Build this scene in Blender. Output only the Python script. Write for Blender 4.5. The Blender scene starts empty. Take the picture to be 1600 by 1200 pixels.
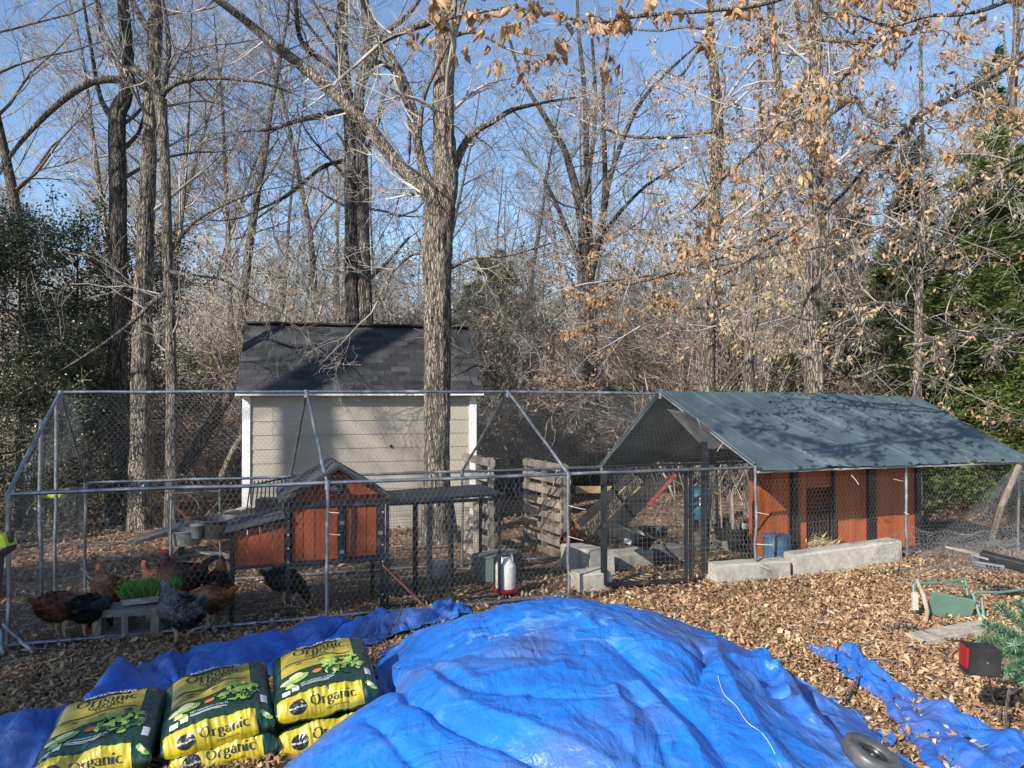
import bpy, math, random
import numpy as np
from mathutils import Vector, Matrix, noise
from math import sin, cos, pi, radians, sqrt, atan2, exp
SC = bpy.context.scene
COL = SC.collection
# ---------------------------------------------------------------- camera, sky, sun, exposure
HC = 2.0
F = 1200.0
PITCH = math.atan(12/1200)
cam = bpy.data.objects.new('camera', bpy.data.cameras.new('camera')); COL.objects.link(cam)
cam.location = (0, 0, HC); cam.rotation_euler = (pi/2+PITCH, 0, 0)
cam.data.sensor_width = 36; cam.data.lens = 27; cam.data.clip_end = 2000; cam.data.clip_start = .05
SC.camera = cam
SUN_AZ = (-.62, -.785)       # towards the sun, horizontally
SUN_EL = radians(29)
world = bpy.data.worlds.new('World'); SC.world = world; world.use_nodes = True
wn = world.node_tree; wn.nodes.clear()
sky = wn.nodes.new('ShaderNodeTexSky'); sky.sky_type = 'NISHITA'; sky.sun_disc = False
sky.sun_elevation = SUN_EL; sky.sun_rotation = math.atan2(SUN_AZ[0], SUN_AZ[1])
sky.air_density = 1.0; sky.dust_density = .35; sky.ozone_density = 3.5
bg = wn.nodes.new('ShaderNodeBackground'); bg.inputs[1].default_value = .128
wo = wn.nodes.new('ShaderNodeOutputWorld')
wn.links.new(sky.outputs[0], bg.inputs[0]); wn.links.new(bg.outputs[0], wo.inputs[0])
sd = bpy.data.lights.new('sun', 'SUN'); sd.energy = 5.0; sd.angle = radians(.5); sd.color = (1, .94, .85)
so = bpy.data.objects.new('sun', sd); COL.objects.link(so)
sv = Vector((SUN_AZ[0]*cos(SUN_EL), SUN_AZ[1]*cos(SUN_EL), sin(SUN_EL)))
so.rotation_euler = sv.to_track_quat('Z', 'Y').to_euler(); so.location = (-10, -10, 12)
SC.view_settings.view_transform = 'Standard'; SC.view_settings.look = 'None'
SC.view_settings.exposure = .72; SC.view_settings.gamma = 1; SC.view_settings.use_curve_mapping = False
# ---------------------------------------------------------------- helpers
def P(px, py, D):
    x = (px-800)/F; u = (600-py)/F
    fc = cos(PITCH)-sin(PITCH)*u; uu = sin(PITCH)+cos(PITCH)*u
    return Vector((x*D/fc, D, HC+uu/fc*D))
def sm(a, b, t):
    t = min(1, max(0, (t-a)/(b-a))); return t*t*(3-2*t)
def gz(x, y):
    s = y-.33*x-7.29                       # distance behind the run's front line
    z = -.26*sm(.2, 3.2, s)
    z += .10*exp(-((x-4.6)/1.0)**2-((y-8.9)/.8)**2)
    z += .05*noise.noise(Vector((x*.35, y*.35, 0)))*sm(3, 9, abs(x)+y*.4) + .02*noise.noise(Vector((x*1.3, y*1.3, 3)))
    if y > 18: z += .012*(y-18)
    return z
def PG(px, py, h=0.0):
    D = 5.0
    for _ in range(30):
        p = P(px, py, D); t = gz(p.x, p.y)+h
        k = (HC-p.z)/D
        if k <= 1e-4: break
        D = .5*D+.5*(HC-t)/k
    p = P(px, py, D); return p
FR = {}
def frame(o): return FR.get(o.name, Matrix.Identity(4))
def T(name, label, cat, loc, rz=0, group=None):
    o = bpy.data.objects.new(name, None); COL.objects.link(o)
    o.empty_display_size = .1
    o.location = loc; o.rotation_euler = (0, 0, rz); o['label'] = label; o['category'] = cat
    if group: o['group'] = group
    FR[o.name] = Matrix.Translation(Vector(loc)) @ Matrix.Rotation(rz, 4, 'Z')
    return o
def tag(o, label=None, cat=None, group=None, kind=None):
    if label: o['label'] = label
    if cat: o['category'] = cat
    if group: o['group'] = group
    if kind: o['kind'] = kind
    return o
def npmesh(name, V, Q, smooth=False):
    V = np.asarray(V, dtype=np.float32); Q = np.asarray(Q, dtype=np.int32)
    me = bpy.data.meshes.new(name); k = Q.shape[1]
    me.vertices.add(len(V)); me.vertices.foreach_set('co', V.ravel())
    me.loops.add(Q.size); me.loops.foreach_set('vertex_index', Q.ravel())
    me.polygons.add(len(Q)); me.polygons.foreach_set('loop_start', np.arange(0, Q.size, k, dtype=np.int32))
    if smooth: me.polygons.foreach_set('use_smooth', np.ones(len(Q), dtype=bool))
    me.update(); me.validate(); return me
def link(name, me, m, parent=None):
    o = bpy.data.objects.new(name, me); COL.objects.link(o)
    if m is not None and not me.materials: me.materials.append(m)
    if parent is not None:
        o.parent = parent
        FR[o.name] = frame(parent)
    return o
def inv_pts(V, parent):
    if parent is None: return V
    M = np.array(frame(parent).inverted()); V = np.asarray(V, dtype=np.float64)
    return V @ M[:3, :3].T + M[:3, 3]
class MB:
    """mesh collector, world coordinates"""
    def __init__(s): s.v = []; s.f = []
    def add(s, vs, fs):
        b = len(s.v); s.v += [tuple(v) for v in vs]; s.f += [tuple(i+b for i in f) for f in fs]; return s
    def box(s, c, size, rot=None, bev=0):
        hx, hy, hz = size[0]/2, size[1]/2, size[2]/2
        c = Vector(c)
        if bev <= 0:
            vs = [Vector((a*hx, b*hy, d*hz)) for a in (-1, 1) for b in (-1, 1) for d in (-1, 1)]
            fs = [(0, 1, 3, 2), (4, 6, 7, 5), (0, 4, 5, 1), (2, 3, 7, 6), (0, 2, 6, 4), (1, 5, 7, 3)]
        else:
            vs = []; idx = {}
            for a in (-1, 1):
                for b in (-1, 1):
                    for d in (-1, 1):
                        for ax in range(3):
                            q = [a*(hx-bev), b*(hy-bev), d*(hz-bev)]
                            q[ax] = (a*hx, b*hy, d*hz)[ax]
                            idx[a, b, d, ax] = len(vs); vs.append(Vector(q))
            fs = []
            for ax in range(3):
                o1, o2 = [i for i in range(3) if i != ax]
                for sg in (-1, 1):
                    f = []
                    for (p, q) in ((-1, -1), (1, -1), (1, 1), (-1, 1)):
                        k = [0, 0, 0]; k[ax] = sg; k[o1] = p; k[o2] = q; f.append(idx[k[0], k[1], k[2], ax])
                    fs.append(f)
                for p in (-1, 1):
                    for q in (-1, 1):
                        k0 = [0, 0, 0]; k1 = [0, 0, 0]; k0[ax] = -1; k1[ax] = 1
                        for k in (k0, k1): k[o1] = p; k[o2] = q
                        fs.append([idx[(*k0, o1)], idx[(*k1, o1)], idx[(*k1, o2)], idx[(*k0, o2)]])
            for a in (-1, 1):
                for b in (-1, 1):
                    for d in (-1, 1): fs.append([idx[a, b, d, 0], idx[a, b, d, 1], idx[a, b, d, 2]])
        if rot is not None: vs = [rot @ v for v in vs]
        return s.add([v+c for v in vs], fs)
    def beam(s, a, b, w, h, up=(0, 0, 1), bev=0):
        a = Vector(a); b = Vector(b); d = b-a; L = d.length; d.normalize()
        u = Vector(up); x = d.cross(u)
        if x.length < 1e-4: x = d.cross(Vector((1, 0, 0)))
        x.normalize(); z = x.cross(d)
        R = Matrix((x, d, z)).transposed()
        return s.box((a+b)/2, (w, L, h), R, bev)
    def tube(s, path, rad, n=8, cap=True, flat=1.0):
        path = [Vector(p) for p in path]
        if not hasattr(rad, '__len__'): rad = [rad]*len(path)
        vs = []; fs = []; px = None
        for i, p in enumerate(path):
            d = (path[min(i+1, len(path)-1)]-path[max(i-1, 0)])
            if d.length < 1e-9: d = Vector((0, 0, 1))
            d.normalize()
            if px is None:
                px = d.orthogonal().normalized()
            px = (px-d*px.dot(d))
            px = px.normalized() if px.length > 1e-6 else d.orthogonal().normalized()
            py = d.cross(px)
            for k in range(n):
                t = 2*pi*k/n; vs.append(p+rad[i]*(cos(t)*px+sin(t)*py*flat))
        for i in range(len(path)-1):
            for k in range(n):
                a = i*n+k; b = i*n+(k+1) % n; fs.append((a, b, b+n, a+n))
        if cap: fs.append(tuple(range(n-1, -1, -1))); fs.append(tuple(range((len(path)-1)*n, len(path)*n)))
        return s.add(vs, fs)
    def lathe(s, c, prof, n=20, rot=None, sx=1, sy=1):
        vs = []; fs = []; c = Vector(c)
        for (r, z) in prof:
            for k in range(n):
                t = 2*pi*k/n; v = Vector((r*cos(t)*sx, r*sin(t)*sy, z))
                vs.append((rot @ v if rot is not None else v)+c)
        for i in range(len(prof)-1):
            for k in range(n):
                a = i*n+k; b = i*n+(k+1) % n; fs.append((a, b, b+n, a+n))
        fs.append(tuple(range(n-1, -1, -1))); fs.append(tuple(range((len(prof)-1)*n, len(prof)*n)))
        return s.add(vs, fs)
    def grid(s, fn, nu, nv, closed_u=False):
        vs = [fn(i/(nu-1 if not closed_u else nu), j/(nv-1)) for j in range(nv) for i in range(nu)]
        fs = []
        for j in range(nv-1):
            for i in range(nu if closed_u else nu-1):
                a = j*nu+i; b = j*nu+(i+1) % nu; fs.append((a, b, b+nu, a+nu))
        return s.add(vs, fs)
    def build(s, name, m, parent=None, smooth=False, thick=0):
        me = bpy.data.meshes.new(name)
        V = inv_pts(np.array(s.v), parent) if parent is not None else np.array(s.v)
        me.from_pydata(V.tolist(), [], s.f); me.validate()
        if smooth:
            me.polygons.foreach_set('use_smooth', [True]*len(me.polygons))
            me.update()
            try: me.set_sharp_from_angle(angle=radians(50))
            except Exception: pass
        o = link(name, me, m, parent)
        if thick:
            md = o.modifiers.new('solid', 'SOLIDIFY'); md.thickness = thick; md.offset = 0
        return o
def segmesh(S, n=3):
    """S rows: x0 y0 z0 x1 y1 z1 r0 r1 -> prism verts, quads"""
    S = np.asarray(S, dtype=np.float64); a = S[:, 0:3]; b = S[:, 3:6]; d = b-a
    L = np.linalg.norm(d, axis=1, keepdims=True); L[L < 1e-9] = 1e-9; d = d/L
    ref = np.where(np.abs(d[:, 2:3]) > .9, np.array([[1., 0, 0]]), np.array([[0, 0, 1.]]))
    x = np.cross(d, ref); x /= np.linalg.norm(x, axis=1, keepdims=True); y = np.cross(d, x)
    vs = []
    for e, r in ((a, S[:, 6:7]), (b+d*S[:, 7:8]*.3, S[:, 7:8])):
        for k in range(n):
            t = 2*pi*k/n; vs.append(e+r*(cos(t)*x+sin(t)*y))
    V = np.stack(vs, axis=1).reshape(-1, 3); m = len(S); base = (np.arange(m)*2*n)[:, None]
    Q = np.concatenate([base+np.array([[k, (k+1) % n, n+(k+1) % n, n+k]]) for k in range(n)], axis=1).reshape(-1, 4)
    return V, Q
def segobj(name, S, m, parent=None, thick_r=.02, nthick=7, n=3):
    S = np.asarray(S, dtype=np.float64)
    big = S[:, 6] > thick_r; Vs = []; Qs = []; b = 0
    for sel, k in ((big, nthick), (~big, n)):
        if sel.any():
            V, Q = segmesh(S[sel], k); Vs.append(V); Qs.append(Q+b); b += len(V)
    V = np.concatenate(Vs); Q = np.concatenate(Qs)
    return link(name, npmesh(name, inv_pts(V, parent), Q, True), m, parent)
def blades(O, A, B, L, W, curl=.15, four=False):
    """leaf mesh arrays: origins O, length axes A, side axes B, lengths L, half widths W"""
    O = np.asarray(O); n = len(O); L = L[:, None]; W = W[:, None]; N = np.cross(A, B)
    c = (np.random.rand(n, 1)*2-.4)*curl*L
    base = O; tip = O+A*L+N*c
    mid = O+A*L*.45-N*c*.25
    ml = O+A*L*.42-B*W+N*c*.6; mr = O+A*L*.42+B*W+N*c*(np.random.rand(n, 1)*1.4-.2)
    i = np.arange(n)[:, None]
    if four:
        ml2 = O+A*L*.75-B*W*.55+N*c*.9; mr2 = O+A*L*.75+B*W*.55+N*c*.7
        V = np.stack([base, ml, ml2, tip, mr2, mr, mid], axis=1).reshape(-1, 3)
        Q = np.concatenate([i*7+np.array([[0, 1, 6]]), i*7+np.array([[1, 2, 6]]), i*7+np.array([[2, 3, 6]]),
                            i*7+np.array([[3, 4, 6]]), i*7+np.array([[4, 5, 6]]), i*7+np.array([[5, 0, 6]])], axis=1).reshape(-1, 3)
    else:
        V = np.stack([base, ml, tip, mr], axis=1).reshape(-1, 3)
        Q = np.concatenate([i*4+np.array([[0, 1, 2]]), i*4+np.array([[0, 2, 3]])], axis=1).reshape(-1, 3)
    return V, Q
def rdirs(n, rng, zs=1.0):
    d = rng.normal(size=(n, 3)); d[:, 2] *= zs
    return d/np.linalg.norm(d, axis=1, keepdims=True)
def ortho(A, rng):
    B = np.cross(A, rng.normal(size=A.shape)); return B/np.linalg.norm(B, axis=1, keepdims=True)
# ---------------------------------------------------------------- materials
def newmat(name):
    m = bpy.data.materials.new(name); m.use_nodes = True; nt = m.node_tree
    b = nt.nodes.get('Principled BSDF'); return m, nt, b
def c4(c): return (c[0], c[1], c[2], 1)
def M(name, c1, c2=None, scale=6, rough=.7, metal=0, bump=0, bscale=None, stretch=(1, 1, 1), isl=0, objr=0, detail=5,
      c3=None, c3scale=2, c3lo=.55, c3hi=.7, coat=0, trans=0, spec=None, kind='noise', coords='Position', bdist=.01):
    m, nt, b = newmat(name); N = nt.nodes; K = nt.links
    if coords == 'Position': src = N.new('ShaderNodeNewGeometry').outputs['Position']
    else: src = N.new('ShaderNodeTexCoord').outputs['Object']
    mp = N.new('ShaderNodeMapping'); mp.inputs['Scale'].default_value = stretch; K.new(src, mp.inputs[0])
    def noi(s, d=detail):
        t = N.new('ShaderNodeTexNoise'); t.inputs['Scale'].default_value = s; t.inputs['Detail'].default_value = d
        K.new(mp.outputs[0], t.inputs['Vector']); return t
    if c2 is None: c2 = tuple(x*.8 for x in c1)
    t = noi(scale); r = N.new('ShaderNodeValToRGB'); r.color_ramp.elements[0].position = .35; r.color_ramp.elements[1].position = .65
    r.color_ramp.elements[0].color = c4(c1); r.color_ramp.elements[1].color = c4(c2)
    K.new(t.outputs[0], r.inputs[0]); col = r.outputs[0]
    if c3 is not None:
        t3 = noi(c3scale, 6); r3 = N.new('ShaderNodeMapRange'); r3.inputs[1].default_value = c3lo; r3.inputs[2].default_value = c3hi
        K.new(t3.outputs[0], r3.inputs[0]); mx = N.new('ShaderNodeMixRGB'); mx.inputs[2].default_value = c4(c3)
        K.new(r3.outputs[0], mx.inputs[0]); K.new(col, mx.inputs[1]); col = mx.outputs[0]
    for amt, kind_ in ((isl, 'isl'), (objr, 'obj')):
        if amt:
            hs = N.new('ShaderNodeHueSaturation')
            rs = N.new('ShaderNodeNewGeometry').outputs['Random Per Island'] if kind_ == 'isl' else N.new('ShaderNodeObjectInfo').outputs['Random']
            mr = N.new('ShaderNodeMapRange'); mr.inputs[3].default_value = 1-amt; mr.inputs[4].default_value = 1+amt
            K.new(rs, mr.inputs[0]); K.new(mr.outputs[0], hs.inputs['Value']); K.new(col, hs.inputs['Color']); col = hs.outputs[0]
    K.new(col, b.inputs['Base Color'])
    b.inputs['Roughness'].default_value = rough; b.inputs['Metallic'].default_value = metal
    if spec is not None: b.inputs['Specular IOR Level'].default_value = spec
    if coat: b.inputs['Coat Weight'].default_value = coat; b.inputs['Coat Roughness'].default_value = .15
    if bump:
        tb = noi(bscale or scale*3, 6); bm = N.new('ShaderNodeBump'); bm.inputs['Strength'].default_value = bump; bm.inputs['Distance'].default_value = bdist
        K.new(tb.outputs[0], bm.inputs['Height']); K.new(bm.outputs[0], b.inputs['Normal'])
    if trans:
        tr = N.new('ShaderNodeBsdfTranslucent'); K.new(col, tr.inputs[0]); ms = N.new('ShaderNodeMixShader'); ms.inputs[0].default_value = trans
        out = [n for n in N if n.type == 'OUTPUT_MATERIAL'][0]
        K.new(b.outputs[0], ms.inputs[1]); K.new(tr.outputs[0], ms.inputs[2]); K.new(ms.outputs[0], out.inputs[0])
    return m
def leafmat(name, stops, rough=.6, trans=.25, spec=.3):
    m, nt, b = newmat(name); N = nt.nodes; K = nt.links
    g = N.new('ShaderNodeNewGeometry'); r = N.new('ShaderNodeValToRGB'); e = r.color_ramp.elements
    e[0].color = c4(stops[0]); e[1].color = c4(stops[-1])
    for i, s in enumerate(stops[1:-1]):
        q = e.new((i+1)/(len(stops)-1)); q.color = c4(s)
    K.new(g.outputs['Random Per Island'], r.inputs[0]); K.new(r.outputs[0], b.inputs['Base Color'])
    b.inputs['Roughness'].default_value = rough; b.inputs['Specular IOR Level'].default_value = spec
    tr = N.new('ShaderNodeBsdfTranslucent'); K.new(r.outputs[0], tr.inputs[0]); ms = N.new('ShaderNodeMixShader'); ms.inputs[0].default_value = trans
    out = [n for n in N if n.type == 'OUTPUT_MATERIAL'][0]
    K.new(b.outputs[0], ms.inputs[1]); K.new(tr.outputs[0], ms.inputs[2]); K.new(ms.outputs[0], out.inputs[0])
    return m
def barkmat(name, ca, cb, cc, zs=.16):
    m, nt, b = newmat(name); N = nt.nodes; K = nt.links
    g = N.new('ShaderNodeNewGeometry'); mp = N.new('ShaderNodeMapping'); mp.inputs['Scale'].default_value = (1, 1, zs); K.new(g.outputs['Position'], mp.inputs[0])
    v = N.new('ShaderNodeTexNoise'); v.inputs['Scale'].default_value = 26; v.inputs['Detail'].default_value = 8; v.inputs['Roughness'].default_value = .65; v.inputs['Distortion'].default_value = .6
    K.new(mp.outputs[0], v.inputs['Vector'])
    r = N.new('ShaderNodeValToRGB'); r.color_ramp.elements[0].position = .42; r.color_ramp.elements[1].position = .58
    r.color_ramp.elements[0].color = c4(ca); r.color_ramp.elements[1].color = c4(cb); K.new(v.outputs[0], r.inputs[0])
    t = N.new('ShaderNodeTexNoise'); t.inputs['Scale'].default_value = 2.5; t.inputs['Detail'].default_value = 4; K.new(g.outputs['Position'], t.inputs['Vector'])
    mr = N.new('ShaderNodeMapRange'); mr.inputs[1].default_value = .48; mr.inputs[2].default_value = .7; K.new(t.outputs[0], mr.inputs[0])
    mx = N.new('ShaderNodeMixRGB'); mx.inputs[2].default_value = c4(cc); K.new(mr.outputs[0], mx.inputs[0]); K.new(r.outputs[0], mx.inputs[1])
    K.new(mx.outputs[0], b.inputs['Base Color']); b.inputs['Roughness'].default_value = .9; b.inputs['Specular IOR Level'].default_value = .2
    vo = N.new('ShaderNodeTexVoronoi'); vo.feature = 'DISTANCE_TO_EDGE'; vo.inputs['Scale'].default_value = 30; mp3 = N.new('ShaderNodeMapping'); mp3.inputs['Scale'].default_value = (1, 1, .2)
    nd = N.new('ShaderNodeMixRGB'); nd.blend_type = 'ADD'; nd.inputs[0].default_value = .12; K.new(g.outputs['Position'], nd.inputs[1]); K.new(t.outputs['Color'], nd.inputs[2]); K.new(nd.outputs[0], mp3.inputs[0]); K.new(mp3.outputs[0], vo.inputs['Vector'])
    vr = N.new('ShaderNodeMapRange'); vr.inputs[1].default_value = 0; vr.inputs[2].default_value = .16; vr.inputs[3].default_value = .45; vr.inputs[4].default_value = 1; K.new(vo.outputs['Distance'], vr.inputs[0])
    m5 = N.new('ShaderNodeMixRGB'); m5.blend_type = 'MULTIPLY'; m5.inputs[0].default_value = 1; K.new(mx.outputs[0], m5.inputs[1]); K.new(vr.outputs[0], m5.inputs[2]); K.new(m5.outputs[0], b.inputs['Base Color'])
    hh = N.new('ShaderNodeMath'); hh.operation = 'ADD'; K.new(v.outputs[0], hh.inputs[0]); K.new(vr.outputs[0], hh.inputs[1])
    bm = N.new('ShaderNodeBump'); bm.inputs['Strength'].default_value = 1; bm.inputs['Distance'].default_value = .05
    K.new(hh.outputs[0], bm.inputs['Height']); K.new(bm.outputs[0], b.inputs['Normal'])
    return m
m_bark = barkmat('oak_bark', (.085, .068, .055), (.42, .36, .285), (.32, .275, .22))
m_bark2 = barkmat('grey_bark', (.055, .046, .04), (.27, .235, .195), (.14, .125, .1))
m_bark3 = barkmat('pale_bark', (.1, .085, .068), (.38, .33, .265), (.22, .19, .15))
m_twig = M('twigs', (.24, .215, .19), (.42, .38, .335), scale=3, rough=.85, objr=.2)
m_twigd = M('dark_twigs', (.1, .085, .07), (.22, .19, .16), scale=3, rough=.85, objr=.25)
m_brush = M('brush_twigs', (.2, .17, .14), (.4, .35, .295), scale=1.5, rough=.9, isl=.35, objr=.25)
m_holly = leafmat('holly_leaves', [(.025, .036, .018), (.05, .068, .032), (.085, .105, .048), (.16, .18, .09)], .33, .1, .5)
m_cedar = leafmat('cedar_sprays', [(.05, .078, .022), (.1, .14, .038), (.15, .19, .055), (.22, .25, .09)], .55, .4)
m_pine = leafmat('pine_needles', [(.012, .035, .02), (.025, .055, .03), (.04, .075, .035)], .5, .15)
m_beech = leafmat('tan_beech_leaves', [(.34, .19, .09), (.47, .29, .145), (.6, .41, .22), (.25, .13, .065)], .6, .35)
m_beechp = leafmat('pale_beech_leaves', [(.42, .29, .16), (.54, .4, .235), (.66, .52, .33), (.32, .19, .1)], .6, .35)
m_litter = leafmat('fallen_leaves', [(.15, .08, .042), (.33, .19, .098), (.46, .295, .155), (.66, .49, .3), (.24, .13, .07), (.4, .25, .135)], .62, .18, .3)
m_litterd = leafmat('dry_leaves_brown', [(.12, .07, .045), (.22, .13, .08), (.3, .19, .115), (.38, .26, .17)], .7, .1, .3)
m_galv = M('galvanised_steel', (.3, .32, .35), (.2, .22, .245), scale=14, rough=.45, metal=.75, bump=.15, c3=(.55, .55, .55), c3scale=5)
m_wire = M('galvanised_wire', (.3, .31, .31), (.17, .18, .18), scale=8, rough=.5, metal=.5)
m_bwire = M('dark_wire', (.03, .032, .035), (.05, .05, .05), scale=8, rough=.5, metal=.3)
m_black = M('black_painted_metal', (.009, .011, .014), (.018, .02, .024), scale=10, rough=.42, bump=.1, c3=(.07, .07, .07), c3scale=9, c3lo=.6, c3hi=.75)
m_blackp = M('black_plastic', (.015, .015, .016), (.03, .03, .032), scale=10, rough=.4)
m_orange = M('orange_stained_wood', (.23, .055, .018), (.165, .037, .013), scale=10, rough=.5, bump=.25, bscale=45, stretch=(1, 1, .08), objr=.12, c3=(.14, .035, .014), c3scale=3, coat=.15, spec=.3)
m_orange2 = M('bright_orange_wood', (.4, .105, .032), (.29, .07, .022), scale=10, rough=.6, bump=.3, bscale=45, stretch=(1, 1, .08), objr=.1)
m_siding = M('beige_siding', (.355, .32, .265), (.32, .288, .236), scale=5, rough=.7, bump=.15, bscale=60, stretch=(.1, .1, 1), c3=(.36, .31, .25), c3scale=1.2, objr=.03)
m_white = M('white_trim', (.74, .74, .73), (.64, .64, .63), scale=5, rough=.55)
m_shingle = M('charcoal_shingle', (.022, .0225, .024), (.045, .046, .048), scale=70, rough=.9, bump=.5, bscale=150, objr=.5, c3=(.06, .06, .06), c3scale=2.5)
m_conc = M('concrete', (.44, .41, .35), (.34, .31, .26), scale=20, rough=.9, bump=.5, bscale=90, c3=(.2, .18, .15), c3scale=3)
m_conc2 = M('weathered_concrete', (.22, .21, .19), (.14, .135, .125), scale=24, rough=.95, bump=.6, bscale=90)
m_wood = M('weathered_wood', (.34, .28, .21), (.2, .16, .12), scale=14, rough=.85, bump=.5, bscale=40, stretch=(1, 1, .15), objr=.25)
m_woodw = M('grey_board', (.36, .32, .26), (.22, .19, .15), scale=14, rough=.85, bump=.5, bscale=40, objr=.25)
m_woody = M('yellow_pine_board', (.46, .36, .17), (.36, .27, .12), scale=14, rough=.8, bump=.3, bscale=40)
m_darkboard = M('dark_board', (.009, .009, .009), (.02, .018, .016), scale=12, rough=.7, bump=.3, objr=.2)  # even near-black tone for dark boards
m_teal = M('teal_plastic', (.035, .12, .155), (.025, .095, .125), scale=8, rough=.4)
m_bluep = M('blue_plastic_barrel', (.045, .11, .17), (.035, .09, .14), scale=6, rough=.45, c3=(.1, .15, .18), c3scale=9)
m_red = M('red_plastic', (.36, .012, .02), (.26, .01, .015), scale=5, rough=.35)
m_redrust = M('red_paint', (.26, .04, .025), (.13, .025, .018), scale=10, rough=.5)
m_whitep = M('milky_plastic', (.68, .66, .62), (.6, .58, .54), scale=4, rough=.35)
m_lime = M('lime_plastic', (.42, .52, .04), (.36, .45, .03), scale=5, rough=.35)
m_greenm = M('faded_green_paint', (.11, .2, .155), (.085, .16, .125), scale=9, rough=.5, c3=(.3, .16, .09), c3scale=9, c3lo=.64, c3hi=.7, bump=.1)
m_grey = M('grey_metal', (.25, .26, .27), (.16, .165, .17), scale=9, rough=.5, metal=.4)
m_rubber = M('worn_rubber', (.05, .05, .048), (.1, .1, .095), scale=10, rough=.42, bump=.15)
m_straw = leafmat('straw', [(.45, .34, .16), (.6, .48, .25), (.7, .58, .34)], .7, .1)
m_soil = M('soil', (.12, .085, .06), (.2, .15, .11), scale=9, rough=.95, bump=.8)
m_grass = leafmat('grass_blades', [(.1, .24, .03), (.15, .34, .05), (.2, .42, .08)], .5, .25)
m_rust = M('rusty_bar', (.25, .1, .06), (.17, .07, .05), scale=20, rough=.85)
m_dkgreen = M('bag_green', (.011, .05, .032), (.008, .038, .025), scale=5, rough=.26, coat=.4, bump=.5, bscale=22, stretch=(1, .35, 1), bdist=.012)
m_yellow = M('bag_yellow', (.56, .44, .025), (.46, .36, .02), scale=5, rough=.28, coat=.4, bump=.5, bscale=24, stretch=(1.4, .35, .35), bdist=.012)
m_ink = M('bag_ink', (.012, .02, .018), (.012, .02, .018), rough=.3, coat=.3)
m_white_i = M('white_ink', (.75, .76, .74), (.7, .7, .7), rough=.35, coat=.2)
m_let1 = M('lettuce_light', (.4, .54, .13), (.2, .34, .05), scale=60, rough=.35, coat=.3)
m_let2 = M('lettuce_dark', (.12, .25, .04), (.25, .38, .08), scale=60, rough=.35, coat=.3)
m_carrot = M('carrot_print', (.68, .2, .03), (.6, .15, .03), rough=.35)
m_cuc = M('squash_print', (.66, .66, .36), (.55, .58, .25), rough=.35)
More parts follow.
